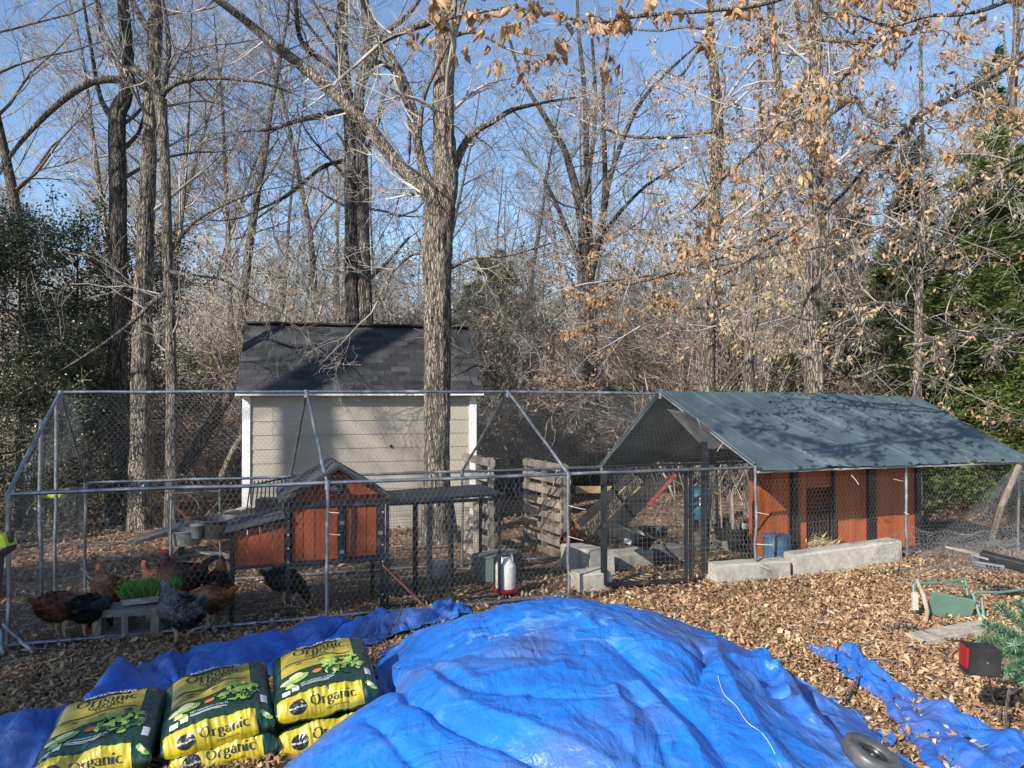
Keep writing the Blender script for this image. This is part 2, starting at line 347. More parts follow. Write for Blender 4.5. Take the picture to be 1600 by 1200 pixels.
# ---------------------------------------------------------------- ground
def groundmat():
    m, nt, b = newmat('leaf_litter_ground'); N = nt.nodes; K = nt.links
    g = N.new('ShaderNodeNewGeometry')
    def vor(s):
        v = N.new('ShaderNodeTexVoronoi'); v.inputs['Scale'].default_value = s; v.inputs['Randomness'].default_value = 1
        mp = N.new('ShaderNodeMapping'); mp.inputs['Scale'].default_value = (1, .6, 1); mp.inputs['Rotation'].default_value = (0, 0, .7)
        K.new(g.outputs['Position'], mp.inputs[0]); K.new(mp.outputs[0], v.inputs['Vector']); return v
    v1 = vor(16); v2 = vor(29)
    r = N.new('ShaderNodeValToRGB'); e = r.color_ramp.elements
    e[0].color = (.09, .055, .035, 1); e[1].color = (.46, .32, .2, 1)
    for p, c in ((.3, (.16, .1, .062)), (.55, (.27, .165, .095)), (.8, (.36, .235, .14))):
        q = e.new(p); q.color = c4(c)
    K.new(v1.outputs['Color'], r.inputs[0])
    n = N.new('ShaderNodeTexNoise'); n.inputs['Scale'].default_value = .55; n.inputs['Detail'].default_value = 6; K.new(g.outputs['Position'], n.inputs['Vector'])
    mr = N.new('ShaderNodeMapRange'); mr.inputs[1].default_value = .42; mr.inputs[2].default_value = .62; mr.inputs[4].default_value = .8; K.new(n.outputs[0], mr.inputs[0])
    n2 = N.new('ShaderNodeTexNoise'); n2.inputs['Scale'].default_value = 35; n2.inputs['Detail'].default_value = 8; K.new(g.outputs['Position'], n2.inputs['Vector'])
    r2 = N.new('ShaderNodeValToRGB'); r2.color_ramp.elements[0].color = (.035, .026, .018, 1); r2.color_ramp.elements[1].color = (.17, .125, .085, 1)
    r2.color_ramp.elements[0].position = .35; r2.color_ramp.elements[1].position = .7
    K.new(n2.outputs[0], r2.inputs[0])
    dt = N.new('ShaderNodeVectorMath'); dt.operation = 'DOT_PRODUCT'; dt.inputs[1].default_value = (-.33, 1, 0); K.new(g.outputs['Position'], dt.inputs[0])
    nw = N.new('ShaderNodeMath'); nw.operation = 'MULTIPLY_ADD'; nw.inputs[1].default_value = 1.2; K.new(n.outputs[0], nw.inputs[0]); K.new(dt.outputs['Value'], nw.inputs[2])
    w1 = N.new('ShaderNodeMapRange'); w1.inputs[1].default_value = 7.5; w1.inputs[2].default_value = 7.9; K.new(nw.outputs[0], w1.inputs[0])
    w2 = N.new('ShaderNodeMapRange'); w2.inputs[1].default_value = 10.9; w2.inputs[2].default_value = 11.6; w2.inputs[3].default_value = 1; w2.inputs[4].default_value = 0; K.new(nw.outputs[0], w2.inputs[0])
    w3 = N.new('ShaderNodeMath'); w3.operation = 'MULTIPLY'; K.new(w1.outputs[0], w3.inputs[0]); K.new(w2.outputs[0], w3.inputs[1]); w4 = N.new('ShaderNodeMath'); w4.operation = 'MULTIPLY'; w4.inputs[1].default_value = .88; K.new(w3.outputs[0], w4.inputs[0])
    w5 = N.new('ShaderNodeMath'); w5.operation = 'MAXIMUM'; K.new(w4.outputs[0], w5.inputs[0]); K.new(mr.outputs[0], w5.inputs[1]); mr = w5
    mx = N.new('ShaderNodeMixRGB'); K.new(mr.outputs[0], mx.inputs[0]); K.new(r.outputs[0], mx.inputs[1]); K.new(r2.outputs[0], mx.inputs[2])
    K.new(mx.outputs[0], b.inputs['Base Color']); b.inputs['Roughness'].default_value = .9; b.inputs['Specular IOR Level'].default_value = .15
    bm = N.new('ShaderNodeBump'); bm.inputs['Strength'].default_value = 1; bm.inputs['Distance'].default_value = .035
    ad = N.new('ShaderNodeMath'); ad.operation = 'ADD'; K.new(v1.outputs['Distance'], ad.inputs[0]); K.new(v2.outputs['Color'], ad.inputs[1])
    K.new(ad.outputs[0], bm.inputs['Height']); K.new(bm.outputs[0], b.inputs['Normal'])
    return m
m_ground = groundmat()
def axis(vals):
    out = []
    for a, b, s in vals:
        x = a
        while x < b-1e-6: out.append(x); x += s
    out.append(vals[-1][1]); return out
gx = axis([(-400, -60, 20), (-60, -16, 2), (-16, 16, .2), (16, 60, 2), (60, 400, 20)])
gy = axis([(-60, 0, 4), (0, 22, .2), (22, 60, 2), (60, 400, 20), (400, 1200, 100)])
V = [(x, y, gz(x, y)) for y in gy for x in gx]
nx = len(gx)
Q = [(j*nx+i, j*nx+i+1, (j+1)*nx+i+1, (j+1)*nx+i) for j in range(len(gy)-1) for i in range(nx-1)]
tag(link('ground', npmesh('ground', V, Q, True), m_ground), 'brown leaf covered woodland ground', kind='structure')
# fallen leaves as geometry
rng = np.random.default_rng(5); np.random.seed(5)
def scatter(n, pts, lo, hi, name, mat_, label, tilt=.5, rise=.03):
    X = pts[:, 0]; Y = pts[:, 1]; Z = np.array([gz(a, b) for a, b in zip(X, Y)])
    k = len(X); th = rng.random(k)*2*pi; tl = rng.normal(0, tilt, k)
    A = np.stack([np.cos(th)*np.cos(tl), np.sin(th)*np.cos(tl), np.sin(tl)], 1)
    B = np.cross(A, np.array([0, 0, 1.])+rng.normal(0, .35, (k, 3))); B /= np.linalg.norm(B, axis=1, keepdims=True)
    L = lo+(hi-lo)*rng.random(k)**1.9; O = np.stack([X, Y, Z+.004+rng.random(k)*rise], 1)-A*(L[:, None]*.5)
    O[:, 2] += np.abs(A[:, 2])*L*.45
    V, Q = blades(O, A, B, L, L*(.1+.15*rng.random(k)), .5, True)
    o = link(name, npmesh(name, V, Q), mat_); tag(o, label, 'leaves', kind='stuff'); return o
def run_s(x, y): return y-.33*x-7.29
def pts_view(n, d0, d1, keep, pw=.5):
    out = []
    while len(out) < n:
        D = d0+(d1-d0)*random.random()**pw; x = (random.random()*2-1)*.74*D
        if keep(x, D): out.append((x, D))
    return np.array(out)
random.seed(4)
def front_keep(x, y):
    s = run_s(x, y)
    if s > .3: return random.random() < .05
    if s > -.35 and x < 2: return random.random() < .25*(1+max(0, -s)*4)
    dx, dy = (x-.35)/1.9, (y-4.1)/2.1
    if dx*dx+dy*dy < .7: return False
    return True
scatter(0, pts_view(60000, 3.4, 9.6, front_keep, .66), .024, .078, 'fallen_leaves', m_litter, 'tan fallen oak leaves covering the foreground yard', .35)
def back_keep(x, y):
    s = run_s(x, y)
    if s < .2 and y < 11: return False
    if s < 3.0 and x < 6.4 and s > 0: return random.random() < .09
    if noise.noise(Vector((x*.35, y*.35, 8))) < -.15: return random.random() < .3
    return True
scatter(0, pts_view(24000, 7, 21, back_keep, .8), .05, .11, 'fallen_leaves', m_litterd, 'dull brown leaves strewn behind and inside the chicken run', .3)
# ---------------------------------------------------------------- shed
shed = T('garden_shed', 'beige sided garden shed with charcoal shingle roof behind the big oak', 'shed', (-2.4, 12.6, -.3), 0)
A0 = Vector((-4.27, 12.2, 0)); A1 = Vector((-.62, 13.05, 0)); su = (A1-A0).normalized(); sn = Vector((-su.y, su.x, 0))
SW = (A1-A0).length; zb, ze = -.28, 1.98; DP = 2.4
def sp(a, b, z): return A0+su*a+sn*b+Vector((0, 0, z))
yaw_s = atan2(su.y, su.x); Rs = Matrix.Rotation(yaw_s, 3, 'Z')
nb = 10; hb = (ze-zb)/nb
for i in range(nb):
    z0 = zb+i*hb
    b = MB()
    x0, x1 = .1, SW-.1
    b.add([sp(x0, -.015, z0+.002), sp(x1, -.015, z0+.002), sp(x1, -.004, z0+hb+.004), sp(x0, -.004, z0+hb+.004), sp(x0, .03, z0+.002), sp(x1, .03, z0+.002), sp(x1, .03, z0+hb+.004), sp(x0, .03, z0+hb+.004)],
          [(0, 1, 2, 3), (4, 7, 6, 5), (0, 4, 5, 1), (3, 2, 6, 7), (0, 3, 7, 4), (1, 5, 6, 2)])
    b.build('siding_board', m_siding, shed)
for x0, w in ((-.01, .12), (SW-.11, .12)):
    MB().beam(sp(x0+w/2, -.012, zb), sp(x0+w/2, -.012, ze), w, .06, up=sn).build('corner_trim', m_white, shed)
# side and back walls, gables
rh = 1.2
for a in (.02, SW-.02):
    b = MB(); o = .03 if a < 1 else -.03
    pts = [sp(a, .03, zb), sp(a, DP, zb), sp(a, DP, ze), sp(a, DP/2, ze+rh-.05), sp(a, .03, ze)]
    pt2 = [p+su*o for p in pts]
    n = 5; b.add(pts+pt2, [tuple(range(5)), tuple(range(9, 4, -1))]+[(i, (i+1) % 5, (i+1) % 5+5, i+5) for i in range(5)])
    b.build('side_wall', m_siding, shed)
MB().beam(sp(0.06, DP, (zb+ze)/2), sp(SW-.06, DP, (zb+ze)/2), .04, ze-zb).build('back_wall', m_siding, shed)
MB().beam(sp(SW*.62, -.036, 1.2-.1), sp(SW*.62, -.02, 1.2-.1), .04, .04).build('wall_knob', m_black, shed)
MB().beam(sp(-.1, -.2, ze-.005), sp(SW+.1, -.2, ze-.005), .03, .075).build('fascia', m_white, shed)
MB().beam(sp(-.08, -.1, ze-.03), sp(SW+.08, -.1, ze-.03), .17, .02).build('soffit', m_woodw, shed)
roofM = MB()
for sg in (0, 1):
    e = -.22 if sg == 0 else DP+.22; zz = ze+.03
    roofM.add([sp(-.08, e, zz), sp(SW+.08, e, zz), sp(SW+.08, DP/2, ze+rh), sp(-.08, DP/2, ze+rh),
               sp(-.08, e, zz-.04), sp(SW+.08, e, zz-.04), sp(SW+.08, DP/2, ze+rh-.05), sp(-.08, DP/2, ze+rh-.05)],
              [(0, 1, 2, 3), (4, 7, 6, 5), (0, 4, 5, 1), (0, 3, 7, 4), (1, 5, 6, 2)])
roof = roofM.build('roof', M('roof_felt', (.03, .03, .032), rough=.9), shed)
slope = Vector((0, 0, 0))+sn*(DP/2+.22)+Vector((0, 0, rh-.03)); SL = slope.length; sd_ = slope.normalized(); nrm = su.cross(sd_).normalized()
rows = 15; expo = SL/rows; tabw = .335
me_sh = None
random.seed(11)
Rsh = Matrix((su, sd_, nrm)).transposed().to_4x4()
bsh = MB().box((0, 0, 0), (tabw-.006, expo*1.15, .008)); me_sh = bpy.data.meshes.new('shingle'); me_sh.from_pydata(bsh.v, [], bsh.f); me_sh.materials.append(m_shingle)
cnt = 0
Winv = frame(shed).inverted()
for r in range(rows):
    off = (r % 3)*tabw/3-.12; x = off-tabw
    while x < SW+.12:
        a, bb = max(x, -.09), min(x+tabw, SW+.09)
        if bb-a > .06:
            c = sp((a+bb)/2, -.22, ze+.03)+sd_*(expo*(r+.5))+nrm*(.012+.004*random.random())
            o = bpy.data.objects.new('shingle', me_sh); COL.objects.link(o); o.parent = roof
            o.matrix_basis = Winv @ Matrix.Translation(c) @ Rsh @ Matrix.Rotation(.035, 4, 'X') @ Matrix.Diagonal(((bb-a)/tabw, 1, 1, 1)); cnt += 1
        x += tabw
for i in range(11):
    a = -.08+(SW+.16)*i/11
    b = MB().box((0, 0, 0), ((SW+.24)/11+.02, .26, .014))
    o = MB().beam(sp(a, DP/2-.02, ze+rh+.02+.004*(i % 2)), sp(a+(SW+.16)/11+.015, DP/2-.02, ze+rh+.02+.004*(i % 2)), .2, .03).build('ridge_cap', m_shingle, roof)
# shed skirting in the shade below the boards
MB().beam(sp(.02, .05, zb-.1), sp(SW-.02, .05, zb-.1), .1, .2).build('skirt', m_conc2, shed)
# plank ramp at the shed's left corner
ramp = T('plank_ramp', 'pale weathered plank ramp leading down from the shed left corner', 'ramp', PG(330, 830), 0)
r0 = Vector(P(400, 790, 12.0)); 
for i in range(9):
    q = i/8; a = Vector(P(400-150*q, 800+38*q, 12.2-2.0*q)); a.z = max(a.z, gz(a.x, a.y)+.03)
    d = Vector((.35, .85, 0)).normalized()
    MB().beam(a-d*.45, a+d*.55+Vector((0, 0, .12)), .17, .03).build('plank', m_woodw, ramp)
# ---------------------------------------------------------------- chicken run frame
ZE, ZR = 1.2, 2.0
def onfront(px):
    k = (px-800)/F; D = 7.29/(1-.33*k); return Vector((k*D, D, 0))
FRN = [onfront(14), onfront(512), onfront(888), onfront(1180), onfront(1415), onfront(1590)]
RER = [Vector((-4.8, 8.66, 0)), Vector((-2.68, 9.31, 0)), Vector((-.645, 9.93, 0)), Vector((1.225, 10.5, 0)), Vector((3.15, 11.1, 0)), Vector((4.78, 11.67, 0))]
def fz(i): return FRN[i]+Vector((0, 0, ZE))
def rz_(i): return RER[i]+Vector((0, 0, .97))
RDG = []
for i in range(6):
    m = (FRN[i]+RER[i])/2; z = [2.0, 2.0, 2.0, 2.0, 1.96, 1.9][i]; RDG.append(Vector((m.x, m.y, z)))
RDG[0] = Vector(P(95, 613, 7.3)); RDG[3] = Vector(P(1032, 615, 9.2))
run = T('chicken_run', 'long galvanised pipe chicken run with peaked frame and wire netting', 'chicken run', (0, 8.3, 0))
def gp(v): return Vector((v.x, v.y, gz(v.x, v.y)-.02))
random.seed(3)
def bent(a, b, r, name, n=6, amt=.005, mat_=None):
    a = Vector(a); b = Vector(b)
    pts = [a.lerp(b, t/n)+Vector((random.gauss(0, amt), random.gauss(0, amt), random.gauss(0, amt)*.7))*(1 if 0 < t < n else 0) for t in range(n+1)]
    return MB().tube(pts, r, 8).build(name, mat_ or m_galv, run, True)
for i in range(6):
    bent(gp(FRN[i]), fz(i), .017, 'post'); bent(gp(RER[i]), rz_(i), .017, 'post')
    bent(fz(i), RDG[i], .016, 'rafter'); bent(rz_(i), RDG[i], .016, 'rafter')
    if i < 5:
        bent(fz(i), fz(i+1), .016, 'eave_rail', amt=.004); bent(rz_(i), rz_(i+1), .017, 'eave_rail', amt=.006)
        bent(RDG[i], RDG[i+1], .016, 'ridge_rail', amt=.004)
        if i not in (2, 3, 4): bent(gp(FRN[i])+Vector((0, 0, .045)), gp(FRN[i+1])+Vector((0, 0, .045)), .017, 'ground_rail', amt=.004)
        bent(gp(RER[i])+Vector((0, 0, .04)), gp(RER[i+1])+Vector((0, 0, .04)), .017, 'ground_rail', amt=.004)
    for q, w in ((fz(i), .026), (RDG[i], .026), (rz_(i), .025)):
        MB().tube([q-Vector((0, 0, .06)), q+Vector((0, 0, .02))], w, 8).build('joint_sleeve', m_galv, run, True)
# left end posts and wire rungs
e0 = FRN[0]; e1 = RER[0]
for t, zt in ((.33, 1.75), (.52, 1.9)):
    q = e0.lerp(e1, t); bent(gp(q), q+Vector((0, 0, zt)), .017, 'post')
# diagonal feet at front-left corner
bent(Vector(P(5, 975, 5.9)), Vector(P(52, 1022, 5.75)), .013, 'foot_brace'); bent(Vector(P(70, 990, 6.6)), Vector(P(20, 1030, 5.8)), .016, 'foot_brace')
bent(Vector(P(128, 888, 8.3)), Vector(P(165, 925, 7.9)), .012, 'foot_brace')
bent(Vector(P(0, 985, 5.9)), Vector(P(6, 1030, 5.85)), .02, 'foot_brace')
def hexsegs(W, H, cell):
    """hex netting segments in a W x H rectangle (u along twist lines)"""
    w = cell; h = cell*.9; S = []
    nr = int(H/h)+2; nc = int(W/w)+2
    for r in range(nr):
        y0 = r*h; off = w/2 if r % 2 else 0
        for c in range(-1, nc):
            x = c*w+off
            S.append((x, y0, x, y0+h*.45))                 # twisted vertical
            S.append((x, y0+h*.45, x+w/2, y0+h)); S.append((x, y0+h*.45, x-w/2, y0+h))
    S = np.array(S); ok = (S[:, [0, 2]].min(1) > -.001) & (S[:, [0, 2]].max(1) < W) & (S[:, [1, 3]].max(1) < H)
    return S[ok]
def netquad(a, b, c, d, cell=.05, r=.0011, sag=.01, seed=1):
    """a-b bottom, d-c top; bilinear"""
    a, b, c, d = [np.array(q) for q in (a, b, c, d)]
    W = max(np.linalg.norm(b-a), np.linalg.norm(c-d)); H = max(np.linalg.norm(d-a), np.linalg.norm(c-b))
    S = hexsegs(W, H, cell)
    nn = np.cross(b-a, d-a); nn /= np.linalg.norm(nn)
    def mp(x, y):
        u = (x/W)[:, None]; v = (y/H)[:, None]
        p = (1-u)*(1-v)*a+u*(1-v)*b+u*v*c+(1-u)*v*d
        s = np.sin(u*9+seed)*np.sin(v*7+seed*2)*sag+np.sin(u*23+seed*3)*np.sin(v*4)*sag*.5
        s2 = np.sin(u*31+seed*5)*np.sin(v*5+2)*.004
        return p+nn*s+(b-a)/W*s2
    p0 = mp(S[:, 0], S[:, 1]); p1 = mp(S[:, 2], S[:, 3])
    R = np.full((len(S), 2), r)
    return np.concatenate([p0, p1, R], axis=1)
def pnet(name, S, parent, mat_=m_wire):
    o = segobj(name, S, mat_, parent, 9); o['kind'] = 'stuff'; return o
def gs(i, h=.02): q = FRN[i]; return (q.x, q.y, gz(q.x, q.y)+h)
def gr(i, h=.02): q = RER[i]; return (q.x, q.y, gz(q.x, q.y)+h)
wr = .00082
for i in range(5):
    if i != 2: pnet('front_netting', netquad(gs(i), gs(i+1), fz(i+1), fz(i), seed=i+1, r=wr), run)
    if i < 3:
        pnet('roof_netting', netquad(fz(i), fz(i+1), RDG[i+1], RDG[i], seed=i+4, sag=.02, r=wr*.9), run)
        pnet('roof_netting', netquad(rz_(i), rz_(i+1), RDG[i+1], RDG[i], seed=i+14, sag=.02, r=wr*.9, cell=.06), run)
    pnet('rear_netting', netquad(gr(i), gr(i+1), rz_(i+1), rz_(i), seed=i+8, r=wr, cell=.06), run)
pnet('front_netting', netquad(tuple(Vector(gs(2)).lerp(Vector(gs(3)), 0)), tuple(Vector(gs(2)).lerp(Vector(gs(3)), .02)), fz(2).lerp(fz(3), .02), fz(2)), run)
def tri_net(a, b, c, seed):  # a,b base, c apex
    S = netquad(a, b, tuple(Vector(b)+(Vector(c)-(Vector(a)+Vector(b))/2)), tuple(Vector(a)+(Vector(c)-(Vector(a)+Vector(b))/2)), seed=seed, r=wr)
    a_, b_, c_ = [np.array(q) for q in (a, b, c)]
    mid = (S[:, 0:3]+S[:, 3:6])/2-a_
    u = b_-a_; L = np.linalg.norm(u); u = u/L; w = (c_-(a_+b_)/2); H = np.linalg.norm(w); wd = w/H
    s = mid@u/L; t = mid@wd/H
    return S[(t < 2*np.minimum(s, 1-s)) & (t > 0)]
for i in (0, 3, 5):
    pnet('gable_netting', np.concatenate([netquad(gs(i), gr(i), rz_(i), fz(i), seed=i), tri_net(tuple(fz(i)), tuple(rz_(i)), tuple(RDG[i]), i)]), run)
# welded wire on left end (wide spaced rungs)
S = []
q0 = e0.lerp(e1, .3); q1 = e1
for k in range(15):
    z = -.1+k*.13; S.append((*gp(q0)[:2], z, *gp(q1)[:2], z+.02*sin(k*2), .0022, .0022))
segobj('end_rung_wires', S, m_wire, run, 9)['kind'] = 'stuff'
# cable ties
for px, py, D, dx, dz in ((888, 790, 7.4, .16, -.03), (888, 838, 7.4, .14, -.03), (888, 893, 7.4, .05, -.06), (1181, 800, 8.1, .12, -.02), (1181, 850, 8.1, .16, -.0), (1181, 880, 8.1, .12, -.05),
                          (514, 800, 6.7, .1, 0), (514, 834, 6.7, .11, 0), (1130, 690, 8.2, -.08, -.1), (1095, 670, 8.4, -.05, .12), (870, 735, 7.5, -.04, -.14), (1412, 752, 8.7, -.14, .03), (1412, 800, 8.7, .03, -.02), (1330, 742, 8.5, .06, -.1)):
    q = Vector(P(px, py, D)); MB().tube([q, q+Vector((dx*.5, -.04, dz*.5)), q+Vector((dx, -.05, dz))], .0028, 4).build('cable_tie', m_whitep, run)
# gate: dark frame with welded wire, between posts 888 and 1180
gate = MB()
gA = Vector(P(946, 888, 7.75)); gB = Vector(P(1072, 886, 7.95)); gA.z = gB.z = .06; gT = Vector((0, 0, 1.14))
for a, b in ((gA, gA+gT), (gB, gB+gT), (gA, gB), (gA+gT*.99, gB+gT*.99)): gate.beam(a, b, .035, .03, up=(0, 1, .01))
go = gate.build('gate', m_black, run)
S = []
for k in range(int((gB-gA).length/.05)+1):
    q = gA.lerp(gB, k*.05/(gB-gA).length); S.append((*q, *(q+gT), .0011, .0011))
for k in range(23):
    q = Vector((0, 0, k*.05)); S.append((*(gA+q), *(gB+q), .0011, .0011))
segobj('welded_wire', S, m_wire, go, 9)['kind'] = 'stuff'
# dark steel post beside the gate with the pole behind
MB().beam(Vector(P(1100, 895, 8.1)), Vector(P(1100, 690, 8.1)), .06, .05, up=(0, 1, 0)).build('gate_post', m_black, run)
MB().beam(Vector((gA.x-.03, gA.y+.02, 0)), Vector((gA.x-.03, gA.y+.02, 1.2)), .03, .03, up=(0, 1, 0)).build('gate_post', m_black, run)
g2 = Vector((gB.x+.06, gB.y+.02, 0)); MB().beam(g2, g2+Vector((0, 0, 1.2)), .045, .04, up=(0, 1, 0)).build('gate_post', m_black, run)
# vertical-wire panel over the right end of the gate bay and gable (welded)
def welded(a, b, c, d, st, r=.001):
    S = []; a, b, c, d = [Vector(q) for q in (a, b, c, d)]
    n = int((b-a).length/st)
    for k in range(n+1):
        t = k/n; S.append((*a.lerp(b, t), *d.lerp(c, t), r, r))
    n = int((d-a).length/st)
    for k in range(n+1):
        t = k/n; S.append((*a.lerp(d, t), *b.lerp(c, t), r, r))
    return S
segobj('side_wire', welded(gp(FRN[2]).lerp(gp(FRN[3]), .62), gp(FRN[3]), fz(3), fz(2).lerp(fz(3), .62), .05), m_wire, run, 9)['kind'] = 'stuff'
segobj('low_wire', welded(Vector(P(1190, 880, 8.3)), Vector(P(1345, 868, 8.7)), Vector(P(1345, 800, 8.7)), Vector(P(1190, 815, 8.3)), .05), m_wire, run, 9)['kind'] = 'stuff'
# ---------------------------------------------------------------- grey tarp over the right end
m_gtarp = M('slate_blue_tarp', (.075, .108, .118), (.06, .088, .098), scale=2.5, rough=.38, bump=.35, bscale=9, c3=(.12, .155, .165), c3scale=2.2, c3lo=.58, c3hi=.75, isl=0, bdist=.02)
def tarp_pt(front, u, v):
    # u along the run 0..1 from frame 3 to end; v 0 eave..1 ridge
    k = 3+u*2*.9999; i = int(k); f = k-i
    E = [fz(j) if front else rz_(j) for j in range(6)]; Rr = RDG
    def cr(L): return L[i].lerp(L[i+1], f)
    e = cr(E); r = cr(Rr); q = e.lerp(r, v)
    n = Vector((0, -.35, .9)) if front else Vector((0, .35, .9))
    sag = -.05*sin(pi*(f))*sin(pi*v)
    wr_ = .010*noise.noise(Vector((u*22, v*3, 1)))+.014*noise.noise(Vector((u*6+v*5, v*6, 4)))
    for c0, sl, am in ((.02, .1, .012), (.16, .05, .01), (.3, .22, .01), (.47, .1, .012), (.64, .16, .01), (.8, .1, .012), (.1, .12, .02), (.22, .18, .016), (.38, .15, .02), (.55, .2, .022), (.72, .1, .015), (.86, .06, .014)):
        dd = (u-(c0+sl*(1-v)))/.0035; wr_ += am*1.15*exp(-abs(dd))
    for c0, u0 in ((.25, .3), (.5, .6), (.72, .45), (.35, .75), (.62, .15)):
        dd = (v-c0-.06*(u-u0))/.008; wr_ += .02*exp(-abs(dd))*exp(-((u-u0)/.12)**2)
    q = q+n*(.03+sag+wr_)
    return q
gt = T('grey_roof_tarp', 'slate blue tarpaulin roof stretched over the right end of the chicken run', 'tarpaulin', tuple(Vector((3.5, 9.5, 0))))
def ft(u, v):
    if v > 0: return tarp_pt(True, u, v)
    q = tarp_pt(True, u, 0); return q
def front_sheet(u, v):
    v2 = v*1.06-.06
    q = tarp_pt(True, u, max(v2, 0))
    if v2 < 0:
        q = q+Vector((.02, -.09, -.05))*(-v2/.06)*(1+.06*sin(u*17)+(.6*max(0, u-.8)*5*.6))
        q.z += .003*sin(u*60)*(-v2/.06)
    if u > .97: q += Vector((.12, 0, -.02))*((u-.97)/.03)
    return q
MB().grid(front_sheet, 330, 130).build('front_slope', m_gtarp, gt, True)
MB().grid(lambda u, v: tarp_pt(False, u, v), 60, 30).build('rear_slope', m_gtarp, gt, True)
MB().tube([fz(3).lerp(RDG[3], t)+Vector((-.012, -.03, .035)) for t in (0, .25, .5, .75, 1)], .016, 6).build('hem', m_gtarp, gt, True)
MB().tube([rz_(3).lerp(RDG[3], t)+Vector((-.012, .02, .03)) for t in (0, .25, .5, .75, 1)], .016, 6).build('hem', m_gtarp, gt, True)
# light folded hem band along the eave
MB().tube([fz(3).lerp(fz(4), t)+Vector((0, -.07, -.045+.003*sin(t*20))) for t in np.linspace(0, 1, 12)]+[fz(4).lerp(fz(5), t)+Vector((0, -.07, -.05+.004*sin(t*13))) for t in np.linspace(.05, 1, 12)], .014, 6).build('hem', M('pale_hem', (.3, .34, .36), (.25, .29, .3), rough=.4), gt, True)
for px in (1183, 1245, 1305, 1362, 1415, 1470, 1515, 1558):
    q = onfront(px)+Vector((0, -.09, 1.19)); MB().lathe(q, [(.006, -.012), (.018, -.01), (.02, .012), (.006, .014)], 8, Matrix.Rotation(pi/2, 3, 'X')).build('tie_clip', m_blackp, gt)
# leaning grey pole and collapsed netting at the right end
lp = MB().tube([PG(1545, 862), Vector(P(1565, 790, 8.9)), Vector(P(1592, 728, 9.1))], [.035, .035, .033], 8).build('leaning_pole', m_wood, None, True)
tag(lp, 'dark grey wooden pole leaning at the far right end of the run', 'pole')
# ---------------------------------------------------------------- trees
def grow(S, p, d, L, r, lvl, rg, wig=.16, up=.03, kids=5, rmin=.003, tips=None, kl=.55, zf=1.0):
    n = 3+lvl; st = L/n; x, y, z = p; dx, dy, dz = d; r0 = r; g = rg.gauss
    base = r; kcount = kids if lvl > 0 else 0
    every = [rg.uniform(.2, 1)*n for _ in range(kcount)]
    for i in range(n):
        dx += g(0, wig); dy += g(0, wig); dz += g(0, wig)*.8+up
        q = 1/sqrt(dx*dx+dy*dy+dz*dz); dx *= q; dy *= q; dz *= q
        r1 = max(rmin, base*(1-.72*(i+1)/n))
        nx_, ny_, nz_ = x+dx*st, y+dy*st, z+dz*st
        S.append((x, y, z, nx_, ny_, nz_, r0, r1))
        for e in every:
            if i <= e-1e-9 < i+1 or (i == n-1 and e >= n):
                f = e-i if e < n else .9
                a = g(0, 1); b = g(0, 1); c = g(0, 1)
                dt = a*dx+b*dy+c*dz; a -= dt*dx; b -= dt*dy; c -= dt*dz
                qq = 1/(sqrt(a*a+b*b+c*c)+1e-9); sp_ = rg.uniform(.55, 1.1)
                cx, cy, cz = dx+a*qq*sp_, dy+b*qq*sp_, dz+c*qq*sp_*zf
                qq = 1/sqrt(cx*cx+cy*cy+cz*cz)
                grow(S, (x+dx*st*f, y+dy*st*f, z+dz*st*f), (cx*qq, cy*qq, cz*qq), L*kl*rg.uniform(.7, 1.15), max(rmin, r1*.62), lvl-1, rg, wig*1.1, up, kids, rmin, tips, kl, zf)
        x, y, z, r0 = nx_, ny_, nz_, r1
    if tips is not None and lvl <= 1: tips.append((x, y, z, dx, dy, dz))
def px_path(pts, D, wob=.25, seed=0):
    rg = random.Random(seed); out = []; d = 0
    for i, (x, y, w) in enumerate(pts):
        if i: d += rg.gauss(0, wob*.3)
        Dd = D+d; out.append((Vector(P(x, y, Dd)), w/2*Dd/F))
    return out
def smooth_path(pr, sub=4):
    out = []
    n = len(pr)
    for i in range(n-1):
        p0 = pr[max(i-1, 0)]; p1 = pr[i]; p2 = pr[i+1]; p3 = pr[min(i+2, n-1)]
        for k in range(sub):
            t = k/sub; t2 = t*t; t3 = t2*t
            q = .5*((2*p1[0])+(-p0[0]+p2[0])*t+(2*p0[0]-5*p1[0]+4*p2[0]-p3[0])*t2+(-p0[0]+3*p1[0]-3*p2[0]+p3[0])*t3)
            out.append((q, p1[1]+(p2[1]-p1[1])*t))
    out.append(pr[-1]); return out
def limb_mesh(mb, pr, n, rough=.06, seed=0, sub=4, furrow=0):
    pr = smooth_path(pr, sub)
    vs = []; fs = []
    for i, (p, r) in enumerate(pr):
        d = (pr[min(i+1, len(pr)-1)][0]-pr[max(i-1, 0)][0]).normalized()
        x = Vector((1, 0, 0)); x = (x-d*x.dot(d)).normalized() if abs(d.x) < .95 else Vector((0, 1, 0)); y = d.cross(x)
        for k in range(n):
            t = 2*pi*k/n
            rr = r*(1+rough*noise.noise(Vector((cos(t)*1.6+seed, sin(t)*1.6, p.z*1.3+p.x)))*2)
            if furrow:
                q = Vector((cos(t)*r*24+seed, sin(t)*r*24, p.z*2.4+noise.noise(Vector((cos(t), sin(t), p.z*1.5)))*1.2)); rr += furrow*(.05-abs(noise.noise(q)))*1.3
                rr *= 1+.05*noise.noise(Vector((cos(t)*3+seed, sin(t)*3, p.z*.9)))
            vs.append(p+rr*(cos(t)*x+sin(t)*y))
    for i in range(len(pr)-1):
        for k in range(n):
            a = i*n+k; b = i*n+(k+1) % n; fs.append((a, b, b+n, a+n))
    mb.add(vs, fs); return pr
